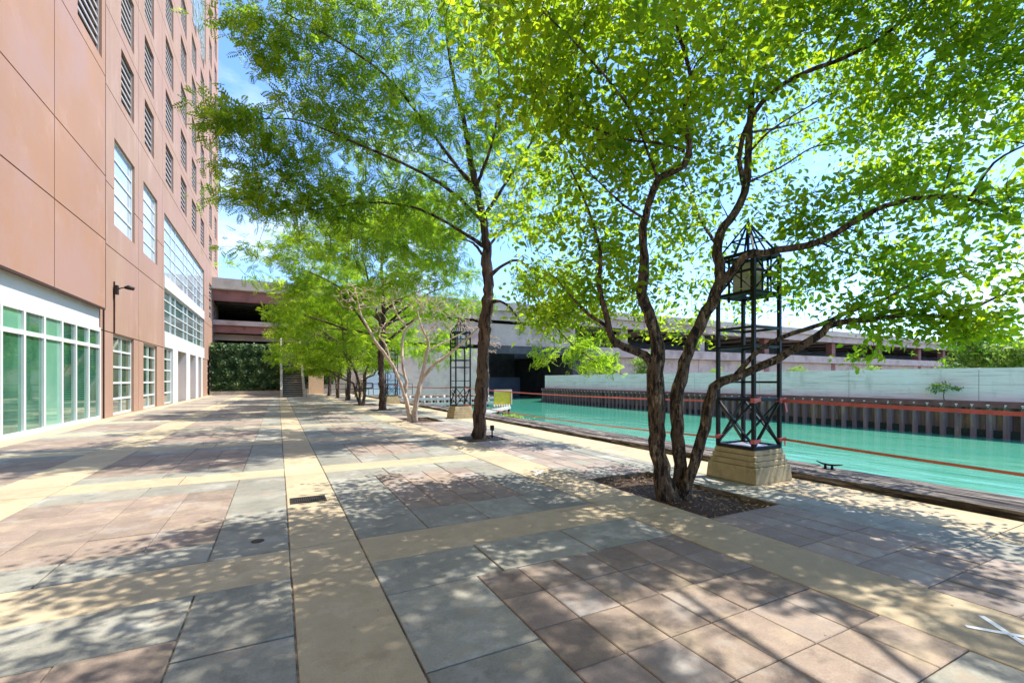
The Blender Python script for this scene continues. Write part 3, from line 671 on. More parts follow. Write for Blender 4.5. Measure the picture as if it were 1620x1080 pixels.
tape((6.15,4.93,.60),(6.45,16.7,.55),.03,.08,M['tape2'],'lower barrier tape between the nearest and second towers')
tape((6.45,17.4,1.2),(6.45,29.0,1.2),.05,.08,M['tape'],'upper barrier tape between the second and third towers')
def wrap(x,y,z,h,lab,tail=None):
    b_ = MB(); a_ = .029; zz = [z-h/2, z+h/2]
    for (x0,y0,x1,y1) in ((-a_,-a_,a_,-a_),(a_,-a_,a_,a_),(a_,a_,-a_,a_),(-a_,a_,-a_,-a_)):
        b_.bar((x+x0,y+y0,z),(x+x1,y+y1,z+.004),.004,h)
    b_.bar((x-.03,y-.032,z),(x+.09,y-.05,z+.02),.005,h*.8)
    if tail: b_.bar((x+.06,y-.045,z),(x+.06+tail[0],y-.05,z-tail[1]),.004,.035)
    return tag(b_.build('tape_knot', M['tape']), lab, 'tape', 'knots of red tape on the nearest tower')
wrap(6.15,4.28,1.2,.07,'knot of red tape round the front post of the nearest tower, at the upper rail')
wrap(6.75,4.28,1.19,.07,'knot of red tape on the right post of the nearest tower with a loose tail',(.05,.17))
wrap(6.15,4.28,.60,.06,'knot of red tape round the front post of the nearest tower, just above the pedestal')
wrap(6.75,4.28,.60,.06,'knot of red tape low on the right post of the nearest tower',(.0,.09))
wrap(6.15,4.88,.62,.06,'knot of red tape low on the left post of the nearest tower')

# mooring cleat
t = thing('mooring_cleat', 'black iron mooring cleat on the timber edge right of the nearest tower', 'cleat', (7.72,4.1,.1))
b_ = MB(); b_.tube([(7.72,4.28,.20),(7.72,4.2,.175),(7.72,4.1,.165),(7.72,4.0,.175),(7.72,3.9,.20)],[.008,.014,.017,.014,.008],8); b_.build('horn', M['black'], t)
b_ = MB(); 
for dy in (-.05,.05): b_.tube([(7.72,4.1+dy,.098),(7.72,4.1+dy,.165)],[.024,.014],8)
b_.box(7.68,7.76,4.02,4.18,.094,.108); b_.build('base', M['black'], t)

# drain grate, utility cap
t = thing('drain_grate', 'rectangular iron drain grate set in the central tan band', 'drain', (.33,6.25,0))
b_ = MB(); b_.box(.13,.54,6.10,6.13,.0,.008); b_.box(.13,.54,6.37,6.40,.0,.008); b_.box(.13,.15,6.13,6.37,.0,.008); b_.box(.52,.54,6.13,6.37,.0,.008); b_.build('frame', M['iron'], t)
b_ = MB(); b_.box(.15,.52,6.13,6.37,.0015,.003); b_.build('well', M['dark'], t)
b_ = MB()
for i in range(15): b_.box(.158+i*.0245,.168+i*.0245,6.13,6.37,.0035,.0075)
b_.build('bars', M['iron'], t)
b_ = MB(); b_.disc((-.17,4.86,.0005),.055,.004,20); tag(b_.build('utility_cap', M['iron']), 'small round iron cap in the grey slabs left of the central band', 'cover')
# white cross marks
def mark(x, y, pts, wdt, lab):
    t_ = thing('cross_mark', lab, 'marking', (x,y,.003), 'white cross marks on the paving')
    for i,(a_,b2) in enumerate(pts):
        m2 = MB(); m2.bar((a_[0],a_[1],.004+i*.001),(b2[0],b2[1],.004+i*.001),wdt,.001); m2.build('stroke', M['marker'], t_)
def gp(px,py):
    d = 1080/(py-601); u = (px-810)/720*d; return (u*CT+d*ST, -u*ST+d*CT)
mark(3.9,1.1,[(gp(1552,974),gp(1632,1026)),(gp(1528,991),gp(1640,1011))],.035,'white tape cross on the tan band near the right corner')
mark(3.75,7.2,[(gp(846,752),gp(858,744)),(gp(842,744),gp(860,751))],.03,'small faint white cross on the tan band near the locust grate')

# tree grates
def grate():
    cx, cy = 4.65, 10.8
    t_ = thing('tree_grate', 'round-patterned iron tree grate at the foot of the nearest locust', 'tree grate', (cx,cy,0), 'iron tree grates')
    m2 = MB(); 
    for r_ in (.27,.33,.39,.45,.51):
        N_ = 40
        for k_ in range(N_):
            a1, a2 = 2*math.pi*k_/N_, 2*math.pi*(k_+1)/N_
            v = [(cx+q*math.cos(a_),cy+q*math.sin(a_),z) for z in (-.02,.004) for a_ in (a1,a2) for q in (r_-.017,r_+.017)]
            m2.add(v, [(4,5,7,6),(0,1,5,4),(2,6,7,3),(0,4,6,2),(1,3,7,5)])
    m2.build('rings', M['iron'], t_)
    m2 = MB()
    for k_ in range(16):
        a_ = 2*math.pi*k_/16; m2.bar((cx+.25*math.cos(a_),cy+.25*math.sin(a_),-.012),(cx+.54*math.cos(a_),cy+.54*math.sin(a_),-.012),.02,.012)
    m2.box(cx-.55,cx-.50,cy-.55,cy+.55,-.02,.002); m2.box(cx+.50,cx+.55,cy-.55,cy+.55,-.02,.002)
    m2.box(cx-.50,cx+.50,cy-.55,cy-.50,-.02,.002); m2.box(cx-.50,cx+.50,cy+.50,cy+.55,-.02,.002)
    m2.build('spokes', M['iron'], t_); return t_
gr = grate()
for y,lab in ((23.4,'iron tree grate at the foot of the second locust'),(35.6,'iron tree grate at the foot of the third locust'),(47.0,'iron tree grate at the foot of the farthest locust')):
    c = copy_tree(gr); c.location = (4.65,y,0); c['label'] = lab
# stake light beside the locust
t = thing('stake_light', 'small dark stake light beside the nearest locust trunk', 'garden light', (4.93,10.72,0))
b_ = MB(); b_.tube([(4.93,10.72,-.02),(4.93,10.72,.2)],[.02,.02],8); b_.build('stake', M['black'], t)
b_ = MB(); b_.box(4.885,4.975,10.68,10.76,.2,.33); b_.build('lamp_head', M['black'], t, bevel=.01)

# ------------------------------------------------------------------ the tall building
XF = -6.1
bd = thing('office_building', 'tall terracotta and brown clad building with louvres and green shopfront glass along the left side', 'building', (XF,40,0))
HT = 52.
cols_far = [(25.5,27.5),(29.45,31.4),(34.35,36.65),(39.2,41.5),(43.8,46.1),(48.4,50.6),(54.0,56.0),(58.3,60.2)]
floors = [13.65+3.3*i for i in range(11)]
def facade(name, X, y0, y1, z0, z1, openings, joints_y, joints_z, m_, jd=.03):
    """a wall face with openings (ya,yb,za,zb,depth) and thin recessed joints"""
    g = .02
    ysx = {y0,y1}; zsx = {z0,z1}
    for o_ in openings: ysx |= {o_[0],o_[1]}; zsx |= {o_[2],o_[3]}
    for j in joints_y: ysx |= {j-g,j+g}
    for j in joints_z: zsx |= {j-g,j+g}
    ysx = sorted(v for v in ysx if y0 <= v <= y1); zsx = sorted(v for v in zsx if z0 <= v <= z1)
    def cell(i,j):
        if i < 0 or j < 0 or i >= len(ysx)-1 or j >= len(zsx)-1: return (.5,0)
        yc = (ysx[i]+ysx[i+1])/2; zc = (zsx[j]+zsx[j+1])/2
        for o_ in openings:
            if o_[0] < yc < o_[1] and o_[2] < zc < o_[3]: return (o_[4],1)
        if any(abs(yc-q) < g for q in joints_y) or any(abs(zc-q) < g for q in joints_z): return (jd,2)
        return (0,0)
    mb_ = MB(); G = [[cell(i,j) for j in range(len(zsx)-1)] for i in range(len(ysx)-1)]
    for i in range(len(ysx)-1):
        for j in range(len(zsx)-1):
            d,k_ = G[i][j]; a,b,c,e = ysx[i],ysx[i+1],zsx[j],zsx[j+1]; x = X-d
            mb_.add([(x,a,c),(x,b,c),(x,b,e),(x,a,e)], [(0,1,2,3)], k_)
            for (ii,jj,q) in ((i+1,j,'y'),(i,j+1,'z')):
                d2 = cell(ii,jj)[0]
                if abs(d2-d) > 1e-6:
                    x2 = X-d2
                    if q == 'y': mb_.add([(x,b,c),(x2,b,c),(x2,b,e),(x,b,e)], [(0,1,2,3)], 0)
                    else: mb_.add([(x,a,e),(x,b,e),(x2,b,e),(x2,a,e)], [(0,1,2,3)], 0)
            if i == 0: mb_.add([(x,a,c),(X-.5,a,c),(X-.5,a,e),(x,a,e)], [(0,1,2,3)], 0)
            if j == 0: mb_.add([(x,a,c),(x,b,c),(X-.5,b,c),(X-.5,a,c)], [(0,1,2,3)], 0)
    return mb_.build(name, [m_, M['dark'], M['cjoint']], bd)
near_lv = [(20.06,22.4),(15.3,17.6),(10.5,12.8),(5.8,8.1)]
def lv_open(cols_): return [(a,b,f,f+2.35,.35) for a,b in cols_ for f in floors if f+2.4 < HT]
def no_glz(o_): return not (o_[0] > 43 and o_[1] < 51.5 and o_[2] > 31)
facade('near_cladding', -5.93, -14, 22.84, 4.27, HT, lv_open(near_lv), [18.3,13.5,8.7,3.9,-1], [6.9,9.37,13.2]+[16.45+3.3*i for i in range(11)], M['clad'])
far_open = [(24.4,27.45,0.02,3.42,.3),(29.2,32.1,0.02,3.40,.3),(24.57,27.6,8.0,11.65,.3),(29.2,32.2,8.0,11.65,.3),
            (33.98,50.6,3.5,11.6,.35),(33.98,49.4,0.0,3.5,1.6),(52.7,55.8,.02,3.5,.3),(57.5,60.4,.02,3.5,.3),
            (54.0,56.0,7.6,11.2,.3),(58.3,60.2,7.6,11.2,.3),(43.2,51.6,31.2,48,.3)]+[o_ for o_ in lv_open(cols_far) if no_glz(o_)]
facade('far_cladding', XF, 22.87, 61.8, 0, HT, far_open, [23.15,28.3,33.4,52.0], [3.45,6.93,9.45,13.3]+[16.45+3.3*i for i in range(11)], M['clad2'])
b_ = MB(); b_.box(-40,-6.62,-14,61.79,0,HT-.1); b_.build('building_core', M['clad2'], bd)
b_ = MB(); b_.box(-6.62,-6.13,-14,22.84,3.52,4.262); b_.build('fascia', M['white'], bd)
b_ = MB(); b_.box(-6.6,-5.9,-14,22.86,HT,HT+.5); b_.box(-6.6,-6.05,22.86,61.85,HT,HT+.5); b_.build('roof_coping', M['white'], bd)
b_ = MB(); b_.box(-6.09,-5.926,22.79,22.843,4.28,HT-.2); b_.box(-6.095,-6.05,23.12,23.18,.0,HT-.2); b_.build('corner_joint_shade', M['cjoint'], bd)  # dark strips paint the shadowed joint and shadow band beside the projecting cladding
b_ = MB(); b_.box(-6.0,-5.935,-14,22.84,4.2,4.265); b_.build('drip_edge', M['cjoint'], bd)
# shopfront glazing near
mull = [15.78,16.95,18.14,19.37,20.48,21.64,22.8]; step = 1.18
mull = [15.78-step*i for i in range(20,0,-1)]+mull
for i in range(len(mull)-1):
    a,b = mull[i],mull[i+1]
    f_ = MB(); w_ = .055
    f_.box(-6.20,-6.08,a-w_,a+w_-.001,.0,3.519)
    f_.box(-6.18,-6.09,a+w_,b-w_,.0,.12); f_.box(-6.18,-6.09,a+w_,b-w_,2.72,2.84); f_.box(-6.18,-6.09,a+w_,b-w_,3.36,3.519)
    wd = f_.build('window', M['frame'], bd)
    pm = M['glass_pale'] if i in (22,13,7) else M['glass']
    g_ = MB(); g_.box(-6.15,-6.14,a+w_,b-w_,.12,2.72); g_.build('pane', pm, wd)
    g_ = MB(); g_.box(-6.15,-6.14,a+w_,b-w_,2.84,3.36); g_.build('transom_pane', pm if i != 20 else M['glass_pale'], wd)
f_ = MB(); f_.box(-6.20,-6.08,22.745,22.86,0,3.519); f_.build('window_post', M['frame'], bd)
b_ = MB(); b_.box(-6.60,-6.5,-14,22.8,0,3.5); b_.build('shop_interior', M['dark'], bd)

def grid_window(y0,y1,z0,z1,nc,nr,pm,x=XF-.14,w_=.05,name='window', ycuts=None):
    f_ = MB(); ys_ = ycuts or [y0+(y1-y0)*i/nc for i in range(nc+1)]; zs_ = [z0+(z1-z0)*i/nr for i in range(nr+1)]
    for i,yy in enumerate(ys_):
        a = yy if i == 0 else yy-w_/2 if i < len(ys_)-1 else yy-w_; f_.box(x-.04,x+.04,a,a+w_,z0,z1)
    for j,zz in enumerate(zs_):
        a = zz if j == 0 else zz-w_/2 if j < nr else zz-w_
        for i in range(len(ys_)-1):
            ya = ys_[i]+(w_ if i == 0 else w_/2); yb = ys_[i+1]-(w_ if i == len(ys_)-2 else w_/2); f_.box(x-.038,x+.036,ya,yb,a,a+w_)
    o_ = f_.build(name, M['frame'], bd)
    g_ = MB(); g_.box(x-.012,x-.006,y0+.01,y1-.01,z0+.01,z1-.01); g_.build('pane', pm, o_); return o_
grid_window(24.4,27.45,.02,3.42,2,5,M['glass_dim'],w_=.085)
grid_window(29.2,32.1,.02,3.40,2,5,M['glass_dim'],w_=.085)
grid_window(24.57,27.6,8.0,11.65,1,5,M['glass_sky'],w_=.07)
grid_window(29.2,32.2,8.0,11.65,1,5,M['glass_sky'],w_=.07)
yc = [33.98,36.5,38.0,41.1,42.6,45.6,47.1,49.6,50.6]
grid_window(33.98,50.6,7.85,11.6,8,5,M['glass_sky'],w_=.065,ycuts=yc,name='curtain_wall')
grid_window(33.98,50.6,4.45,7.1,8,4,M['glass_grey'],w_=.065,ycuts=yc,name='curtain_wall')
grid_window(43.2,51.6,31.2,48,6,10,M['glass_grey'],w_=.065,name='curtain_wall')
b_ = MB(); b_.box(-6.4,-6.08,33.99,50.59,7.11,7.84); b_.box(-6.4,-6.08,33.99,50.59,3.51,4.44); b_.build('white_spandrel', M['white'], bd)
grid_window(33.99,36.4,.02,3.49,1,5,M['glass_dim'],w_=.085)
for (a,b) in ((36.41,38.0),(41.2,42.8),(45.6,46.9),(48.6,49.39)):
    b_ = MB(); b_.box(-7.5,-6.07,a,b,0,3.505); b_.build('entrance_pier', M['white'], bd)
for (a,b) in ((38.01,41.19),(42.81,45.59),(46.91,48.59)):
    b_ = MB(); b_.box(-7.6,-7.45,a,b,0,3.5); d_ = b_.build('door', M['white'], bd)
    f_ = MB(); f_.box(-7.449,-7.4,a,a+.1,0,3.5); f_.box(-7.449,-7.4,b-.1,b,0,3.5); f_.box(-7.449,-7.4,(a+b)/2-.06,(a+b)/2+.06,0,2.5); f_.box(-7.449,-7.4,a+.1,b-.1,2.5,2.62); f_.build('door_frame', M['frame'], d_)
# louvres: one mesh per bay width, shared by the copies
def louver_mesh(wd, h, n_, frame=False):
    mb_ = MB()
    pit_ = h/n_
    for i in range(n_):
        z = pit_*(i+.5); mb_.bar((-.03,.03,z),(-.03,wd-.03,z),.05,pit_*.30,0)
    for y in (0,wd-.03): mb_.box(-.05,.02,y,y+.03,0,h)
    if frame:
        for z in (0,h*.2,h*.4,h*.6,h*.8,h-.08): mb_.box(.0,.06,.03,wd-.03,z,z+.12)
    me_ = bpy.data.meshes.new('louver'); me_.from_pydata(mb_.v,[],mb_.f); me_.materials.append(M['lslat']); return me_
cache = {}
def louver(a,b,z,h,X,n_=7,frame=False):
    k_ = (round(b-a,2),h,n_,frame)
    if k_ not in cache: cache[k_] = louver_mesh(b-a,h,n_,frame)
    o_ = bpy.data.objects.new('louver', cache[k_]); col.objects.link(o_); o_.parent = bd
    o_.location = Vector((X-.11,a,z))-wloc(bd)
for a,b in near_lv[:1]:
    for f in floors[:4]: louver(a,b,f,2.35,-5.93)
for (a,b,z0,z1,dd) in [o_ for o_ in lv_open(cols_far) if no_glz(o_)]: louver(a,b,z0,2.35,XF)
for a,b in ((54.0,56.0),(58.3,60.2)): louver(a,b,7.6,3.6,XF,9,True)
for a,b in ((52.7,55.8),(57.5,60.4)): louver(a,b,.02,3.48,XF,14,True)
# wall lamps with bracket and a dark upright strip on the wall
def wall_lamp(y, z, lab, zb):
    t_ = thing('wall_lamp', lab, 'wall lamp', (XF,y,z), 'dark wall lamps on the facade')
    m2 = MB(); m2.box(XF+.001,XF+.05,y-.03,y+.03,zb,z+.25); m2.build('wall_strip', M['cjoint'], t_)
    m2 = MB(); m2.box(XF+.051,XF+.16,y-.10,y+.10,z-.28,z+.1); m2.build('mounting_box', M['iron'], t_, bevel=.01)
    m2 = MB(); m2.tube([(XF+.15,y,z-.05),(XF+.25,y,z+.0),(XF+.38,y,z+.03)],[.03,.025,.025],8); m2.build('arm', M['iron'], t_)
    m2 = MB(); m2.tube([(XF+.36,y,z+.03),(XF+.48,y,z+.05),(XF+.68,y,z+.0)],[.05,.10,.07],10); m2.build('lamp_head', M['iron'], t_)
wall_lamp(24.45,5.35,'dark wall lamp on a long arm beside the glass shopfront, nearest on the facade',3.46)
wall_lamp(56.6,4.6,'dark wall lamp far along the facade above the louvred doors',3.6)
# rack of antennas at the far corner, high up
t = thing('antenna_rack', 'pale metal antenna rack fixed high on the far corner of the tall building', 'antenna rack', (-5.9,61.4,30))
b_ = MB()
for (z0,z1,x) in ((29.5,33.5,-5.3),(27.5,31,-4.7),(31,34.6,-5.7)): b_.box(x-.06,x+.06,61.2,61.35,z0,z1)
for z in (30,32,33.2,28.5): b_.box(-6.09,-4.7,61.22,61.32,z,z+.08)
b_.build('rails', M['steel'], t)
b_ = MB(); b_.box(-5.75,-5.35,60.9,61.19,33.4,34.2); b_.build('floodlight', M['black'], t)

# ------------------------------------------------------------------ ivy wall, stair, abutments
iw = MB(); iw.box(-6.0,.2,54.0,55.2,-.1,5.05); tag(iw.build('retaining_wall', M['conc']), 'concrete retaining wall left of the stair, covered in ivy', 'wall')
iw = MB(); iw.box(2.32,7.0,54.0,55.2,-.1,5.0); iw.box(-6,.2,53.5,53.99,-.05,.38); iw.box(2.5,5.6,53.3,53.99,-.05,.55)
tag(iw.build('retaining_wall', M['conc']), 'retaining wall right of the stair with a low planter kerb', 'wall')
def ivy(x0,x1,z0,z1,n_,lab,y=53.98,seed=1):
    rs = np.random.RandomState(seed); P_ = np.stack([rs.uniform(x0,x1,n_),np.zeros(n_),rs.uniform(z0,z1,n_)],1)
    P_[:,1] = y-.10-.22*np.abs(np.sin(P_[:,0]*2.3+np.sin(P_[:,2]*2.1))*np.cos(P_[:,2]*2.7))-rs.rand(n_)*.16
    keep = P_[:,2] > .5+.7*np.abs(np.sin(P_[:,0]*1.3))*(rs.rand(n_)); P_ = P_[keep]; n_ = len(P_)
    N = rs.normal(size=(n_,3))*.5; N[:,1] -= 1.1; N[:,2] += .5; N /= np.linalg.norm(N,axis=1,keepdims=True)
    D = rs.normal(size=(n_,3))*.4; D[:,2] -= 1; D -= N*np.sum(D*N,axis=1,keepdims=True); D /= np.linalg.norm(D,axis=1,keepdims=True); X = np.cross(D,N)
    T = LEAF*np.array((1.5,1,1)); V,F = scatter(P_,.21*rs.uniform(.6,1.4,n_),T,LEAF_F,X,D,N)
    return tag(np_mesh('ivy',V,F,M['ivy']), lab, 'climbing plant')
ivy(-5.9,.15,.3,5.25,11000,'dense ivy covering the retaining wall left of the stair',seed=2)
ivy(2.35,5.4,1.2,5.2,6000,'ivy hanging on the wall right of the stair',seed=3)
st = thing('concrete_stair', 'long straight stair rising between ivy walls to the upper street', 'stair', (1.15,45,0))
NS = 32; rise = 5.2/NS; run = .295
b_ = MB()
for i in range(NS): b_.box(.36,1.96,44.5+run*i,44.5+run*(i+1)-.0001 if i < NS-1 else 56,-.05,rise*(i+1))
b_.build('steps', M['conc'], st)
b_ = MB()
for i in range(NS): b_.box(.36,1.96,44.5+run*i-.012,44.5+run*i+.03,rise*(i+1)+.001,rise*(i+1)+.006); b_.box(.37,1.95,44.5+run*i-.006,44.5+run*i-.002,rise*(i+1)-.09,rise*(i+1)-.01)
b_.build('nosing', M['dark'], st)
for x0,x1 in ((.18,.355),(1.965,2.14)):
    b_ = MB(); v = []
    for x in (x0,x1): v += [(x,44.3,-.05),(x,54.2,-.05),(x,54.2,5.95),(x,44.3,.7)]
    b_.add(v, [(0,1,2,3),(7,6,5,4),(0,4,5,1),(1,5,6,2),(2,6,7,3),(3,7,4,0)]); b_.build('side_wall', M['conc'], st)
b_ = MB(); b_.tube([(2.22,44.3,.95),(2.22,54,6.2)],[.03,.03],8)
for i in range(6): b_.tube([(2.22,44.4+i*1.9,-.02+i*.1),(2.22,44.4+i*1.9,.98+i*1.03)],[.025,.025],6)
b_.build('handrail', M['black'], st)

# ------------------------------------------------------------------ elevated road over river
br = thing('elevated_road', 'two-level elevated roadway on girders crossing the whole background over the river', 'bridge', (20,56,0))
b_ = MB(); b_.box(-60,320,56.3,76,11.0,11.35); b_.build('upper_deck', M['conc'], br)
b_ = MB(); b_.box(-60,320,56.0,56.28,10.95,12.15); b_.box(-60,320,55.9,55.99,11.0,11.12); b_.build('parapet', M['conc'], br)
for y in (56.35,58.2,60.1,62,64,66,68,70,72,74,75.5):
    b_ = MB()
    xe = 8 if y < 57 else 320
    if y > 57:
        xe = 31; q_ = MB(); q_.box(31.01,320,y,y+.12,9.86,10.99); q_.box(31.01,320,y-.16,y+.28,9.80,9.858); q_.build('girder', M['conc_pink'], br)
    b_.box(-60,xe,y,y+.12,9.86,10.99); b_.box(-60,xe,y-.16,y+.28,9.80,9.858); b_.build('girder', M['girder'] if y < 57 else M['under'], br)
b_ = MB(); b_.box(8,320,56.35,56.6,9.7,10.99); b_.box(8,320,56.25,56.34,10.7,10.9); b_.build('fascia_girder', M['conc_pink'], br)
b_ = MB(); b_.box(42.01,320,57.5,58,.3,5.14); b_.build('ramp_wall', M['conc_pink'], br)
b_ = MB()
for i in range(36): b_.box(-58+10*i,-57.6+10*i,56.5,75.5,9.5,9.79)
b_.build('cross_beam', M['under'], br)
b_ = MB(); b_.box(-60,31,57.2,76,7.4,7.75); b_.build('lower_deck', M['conc'], br)
b_ = MB(); b_.box(-60,7,56.9,57.18,7.35,7.85); b_.box(39.6,320,56.5,56.78,5.15,6.6); b_.build('lower_parapet', M['conc_pink'], br)
for y in (57.25,61,65,69):
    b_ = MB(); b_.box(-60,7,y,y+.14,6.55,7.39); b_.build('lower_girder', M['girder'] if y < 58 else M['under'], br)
b_ = MB(); b_.box(39.6,320,56.8,75.9,5.3,5.55); b_.build('ramp_slab', M['conc'], br)
b_ = MB(); b_.box(-60,7,58.5,59,5.85,6.5); b_.build('sill_beam', M['conc_pink'], br)
# river span fascia of stained concrete
b_ = MB(); b_.box(7.0,40,56.9,57.4,6.3,9.3); b_.build('river_span_fascia', M['conc_pink'], br)
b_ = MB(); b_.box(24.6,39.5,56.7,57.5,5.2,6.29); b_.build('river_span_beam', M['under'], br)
b_ = MB(); b_.box(24.61,39.49,73.6,74,-1.5,2.0); b_.build('inner_ledge', M['bluewall'], br)
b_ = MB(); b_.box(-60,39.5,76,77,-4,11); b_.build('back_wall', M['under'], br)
b_ = MB(); b_.box(39.6,320,76,77,-1,10.9); b_.build('far_wall', M['bluewall'], br)
for x in (-20,-8,6.2,50,68,86.5,110,130,150,164,190,215,240):
    for y in ((57.6,) if x < 40 else (57.0,)):
        b_ = MB(); b_.box(x-.7,x+.7,y+.4,y+1.6,.1 if x > 8 else -.05,9.79) if x > 8 else b_.box(x-.5,x+.5,y+2.0,y+3.2,-.05,9.79); b_.build('column', M['girder'] if x > 80 else M['conc_pink'], br)
# abutment walls beneath
b_ = MB(); b_.box(7.01,24.6,54.5,75.9,-4,5.6); tag(b_.build('bridge_abutment', M['conc_pink']), 'pale near abutment under the roadway, left of the dark underpass', 'abutment')
b_ = MB(); b_.box(39.5,42,56.8,75.9,-4,5.25); tag(b_.build('bridge_abutment', M['under']), 'far shadowed abutment wall right of the dark underpass', 'abutment')  # the road's shadow is put into this wall's dark colour
b_ = MB(); v = [(30.3,49.2),(30.9,49.0),(40.4,56.8),(39.5,56.8)]; v = [(x,y,-4) for x,y in v]+[(x,y,2.0) for x,y in v]
b_.add(v, [(3,2,1,0),(4,5,6,7),(0,1,5,4),(1,2,6,5),(2,3,7,6),(3,0,4,7)]); tag(b_.build('bank_wall', M['conc']), 'angled concrete bank wall leading into the dark underpass', 'wall')
# pale buildings beyond under the deck on the near bank
t = thing('gabled_shed', 'pale gabled shed wall seen under the roadway between the trees', 'shed', (10,52,0))
b_ = MB(); v = [(8.6,52.2,-.9),(13.2,52.2,-.9),(13.2,52.2,1.6),(10.9,52.2,3.3),(8.6,52.2,1.6)]
v += [(x,y+2,z) for x,y,z in v]; b_.add(v, [(4,3,2,1,0),(5,6,7,8,9),(0,1,6,5),(1,2,7,6),(2,3,8,7),(3,4,9,8),(4,0,5,9)]); b_.build('wall', M['whitewall'], t)
b_ = MB(); v = [(8.4,52.0,1.55),(10.9,52.0,3.42),(13.4,52.0,1.55),(13.4,52.0,1.45),(10.9,52.0,3.31),(8.4,52.0,1.45)]; v += [(x,y+2.4,z) for x,y,z in v]
b_.add(v, [(0,1,4,5),(1,2,3,4),(6,11,10,7),(7,10,9,8),(0,6,7,1),(1,7,8,2),(5,4,10,11),(4,3,9,10),(0,5,11,6),(2,8,9,3)]); b_.build('roof', M['conc'], t)
b_ = MB(); b_.box(2.9,4.4,53.2,53.29,.0,2.9); tag(b_.build('beige_panel', M['orange_trim']), 'tall beige boarded panel standing between the far locust trunks', 'panel')

# low dock with pale and dark piles and yellow board
b_ = thing('timber_dock', 'low timber dock with walers and striped piles across the river edge', 'dock', (12,42,-1))
m2 = MB(); rg = random.Random(8)
for i in range(34):
    x = 8.1+i*.34; m2.tube([(x,43,-1.5),(x+rg.uniform(-.02,.02),43,-.05+rg.uniform(-.1,.1))],[.13,.12],8,mi=0 if i%2 else 1)
m2.build('pile_row', [M['palewood'],M['bark_dark']], b_)
m2 = MB(); m2.box(8,20,42.6,42.82,-.45,-.2); m2.box(8,20,42.3,42.58,-.95,-.7); m2.build('waler', M['palewood'], b_)
m2 = MB(); m2.box(8,20,43.2,50,-.2,-.08); m2.build('deck', M['timber'], b_)
fd = thing('fender_board', 'yellow board with peach trim on a cluster of pale piles at the river bend', 'fender', (15.9,32.6,-1))
c0 = at(777,640,36.2); c1 = at(808,640,36.6)
m2 = MB(); m2.box(15.15,16.62,32.5,32.62,-.42,.72); m2.build('yellow_panel', M['yellow'], fd)
m2 = MB(); m2.box(15.1,16.67,32.44,32.495,.55,.75); m2.box(16.56,16.67,32.40,32.49,-.45,.55); m2.build('trim', M['orange_trim'], fd)
for i in range(7):
    m2 = MB(); x = 15.25+i*.22; m2.tube([(x,32.8,-1.6),(x,32.8,-.43)],[.09,.08],8); m2.build('pile', M['palewood'], fd)
b_ = thing('fender_rail', 'low timber rail on posts leading over the water to the yellow board', 'rail', (11,30,-1))
m2 = MB(); m2.bar((7.96,20.5,-.25),(16.2,31.9,-.65),.16,.2); m2.build('beam', M['palewood'], b_)
for i in range(7):
    u = i/6; m2 = MB(); m2.tube([(8.1+8*u,20.9+11*u,-1.6),(8.1+8*u,20.9+11*u,-.38-.4*u+.2)],[.1,.1],8); m2.build('post', M['bark_dark'], b_)

# railing at the quay end and small signs
t = thing('quay_railing', 'thin dark railing at the far end of the quay', 'railing', (10,50.5,0))
m2 = MB()
for z in (.55,1.1): m2.tube([(4.9,50.8,z),(13.5,50.8,z)],[.03,.03],6)
m2.build('rail', M['black'], t)
for i in range(7):
    m2 = MB(); m2.tube([(4.9+i*1.43,50.8,-.2),(4.9+i*1.43,50.8,1.12)],[.03,.03],6); m2.build('post', M['black'], t)
t = thing('round_sign', 'small round grey sign on a thin pole in front of the pale shed', 'sign', (10.5,50,0))
m2 = MB(); m2.tube([(10.5,49.8,-.2),(10.5,49.8,1.5)],[.03,.03],6); m2.build('pole', M['steel'], t)
m2 = MB(); N_ = 24
v = [(10.5+q*math.cos(2*math.pi*k_/N_),yy,1.9+q*math.sin(2*math.pi*k_/N_)) for yy in (49.74,49.78) for q in (.30,.42) for k_ in range(N_)]
fs = []
for k_ in range(N_):
    k2 = (k_+1)%N_; fs += [(k_,k2,N_+k2,N_+k_),(2*N_+k_,3*N_+k_,3*N_+k2,2*N_+k2),(N_+k_,N_+k2,3*N_+k2,3*N_+k_),(k_,2*N_+k_,2*N_+k2,k2)]
m2.add(v,fs); m2.build('ring', M['steel'], t)
t = thing('framed_sign', 'small black-framed blank sign board behind the bare tree', 'sign', (8.4,49,0))
m2 = MB(); m2.tube([(8.4,49,-.2),(8.4,49,.62)],[.03,.03],6); m2.build('post', M['black'], t)
m2 = MB(); m2.box(8.0,8.8,48.92,48.99,.62,.72); m2.box(8.0,8.8,48.92,48.99,1.12,1.22); m2.box(8.0,8.1,48.92,48.99,.72,1.12); m2.box(8.7,8.8,48.92,48.99,.72,1.12); m2.build('frame', M['black'], t)
m2 = MB(); m2.box(8.1,8.7,48.94,48.97,.72,1.12); m2.build('board', M['white'], t)

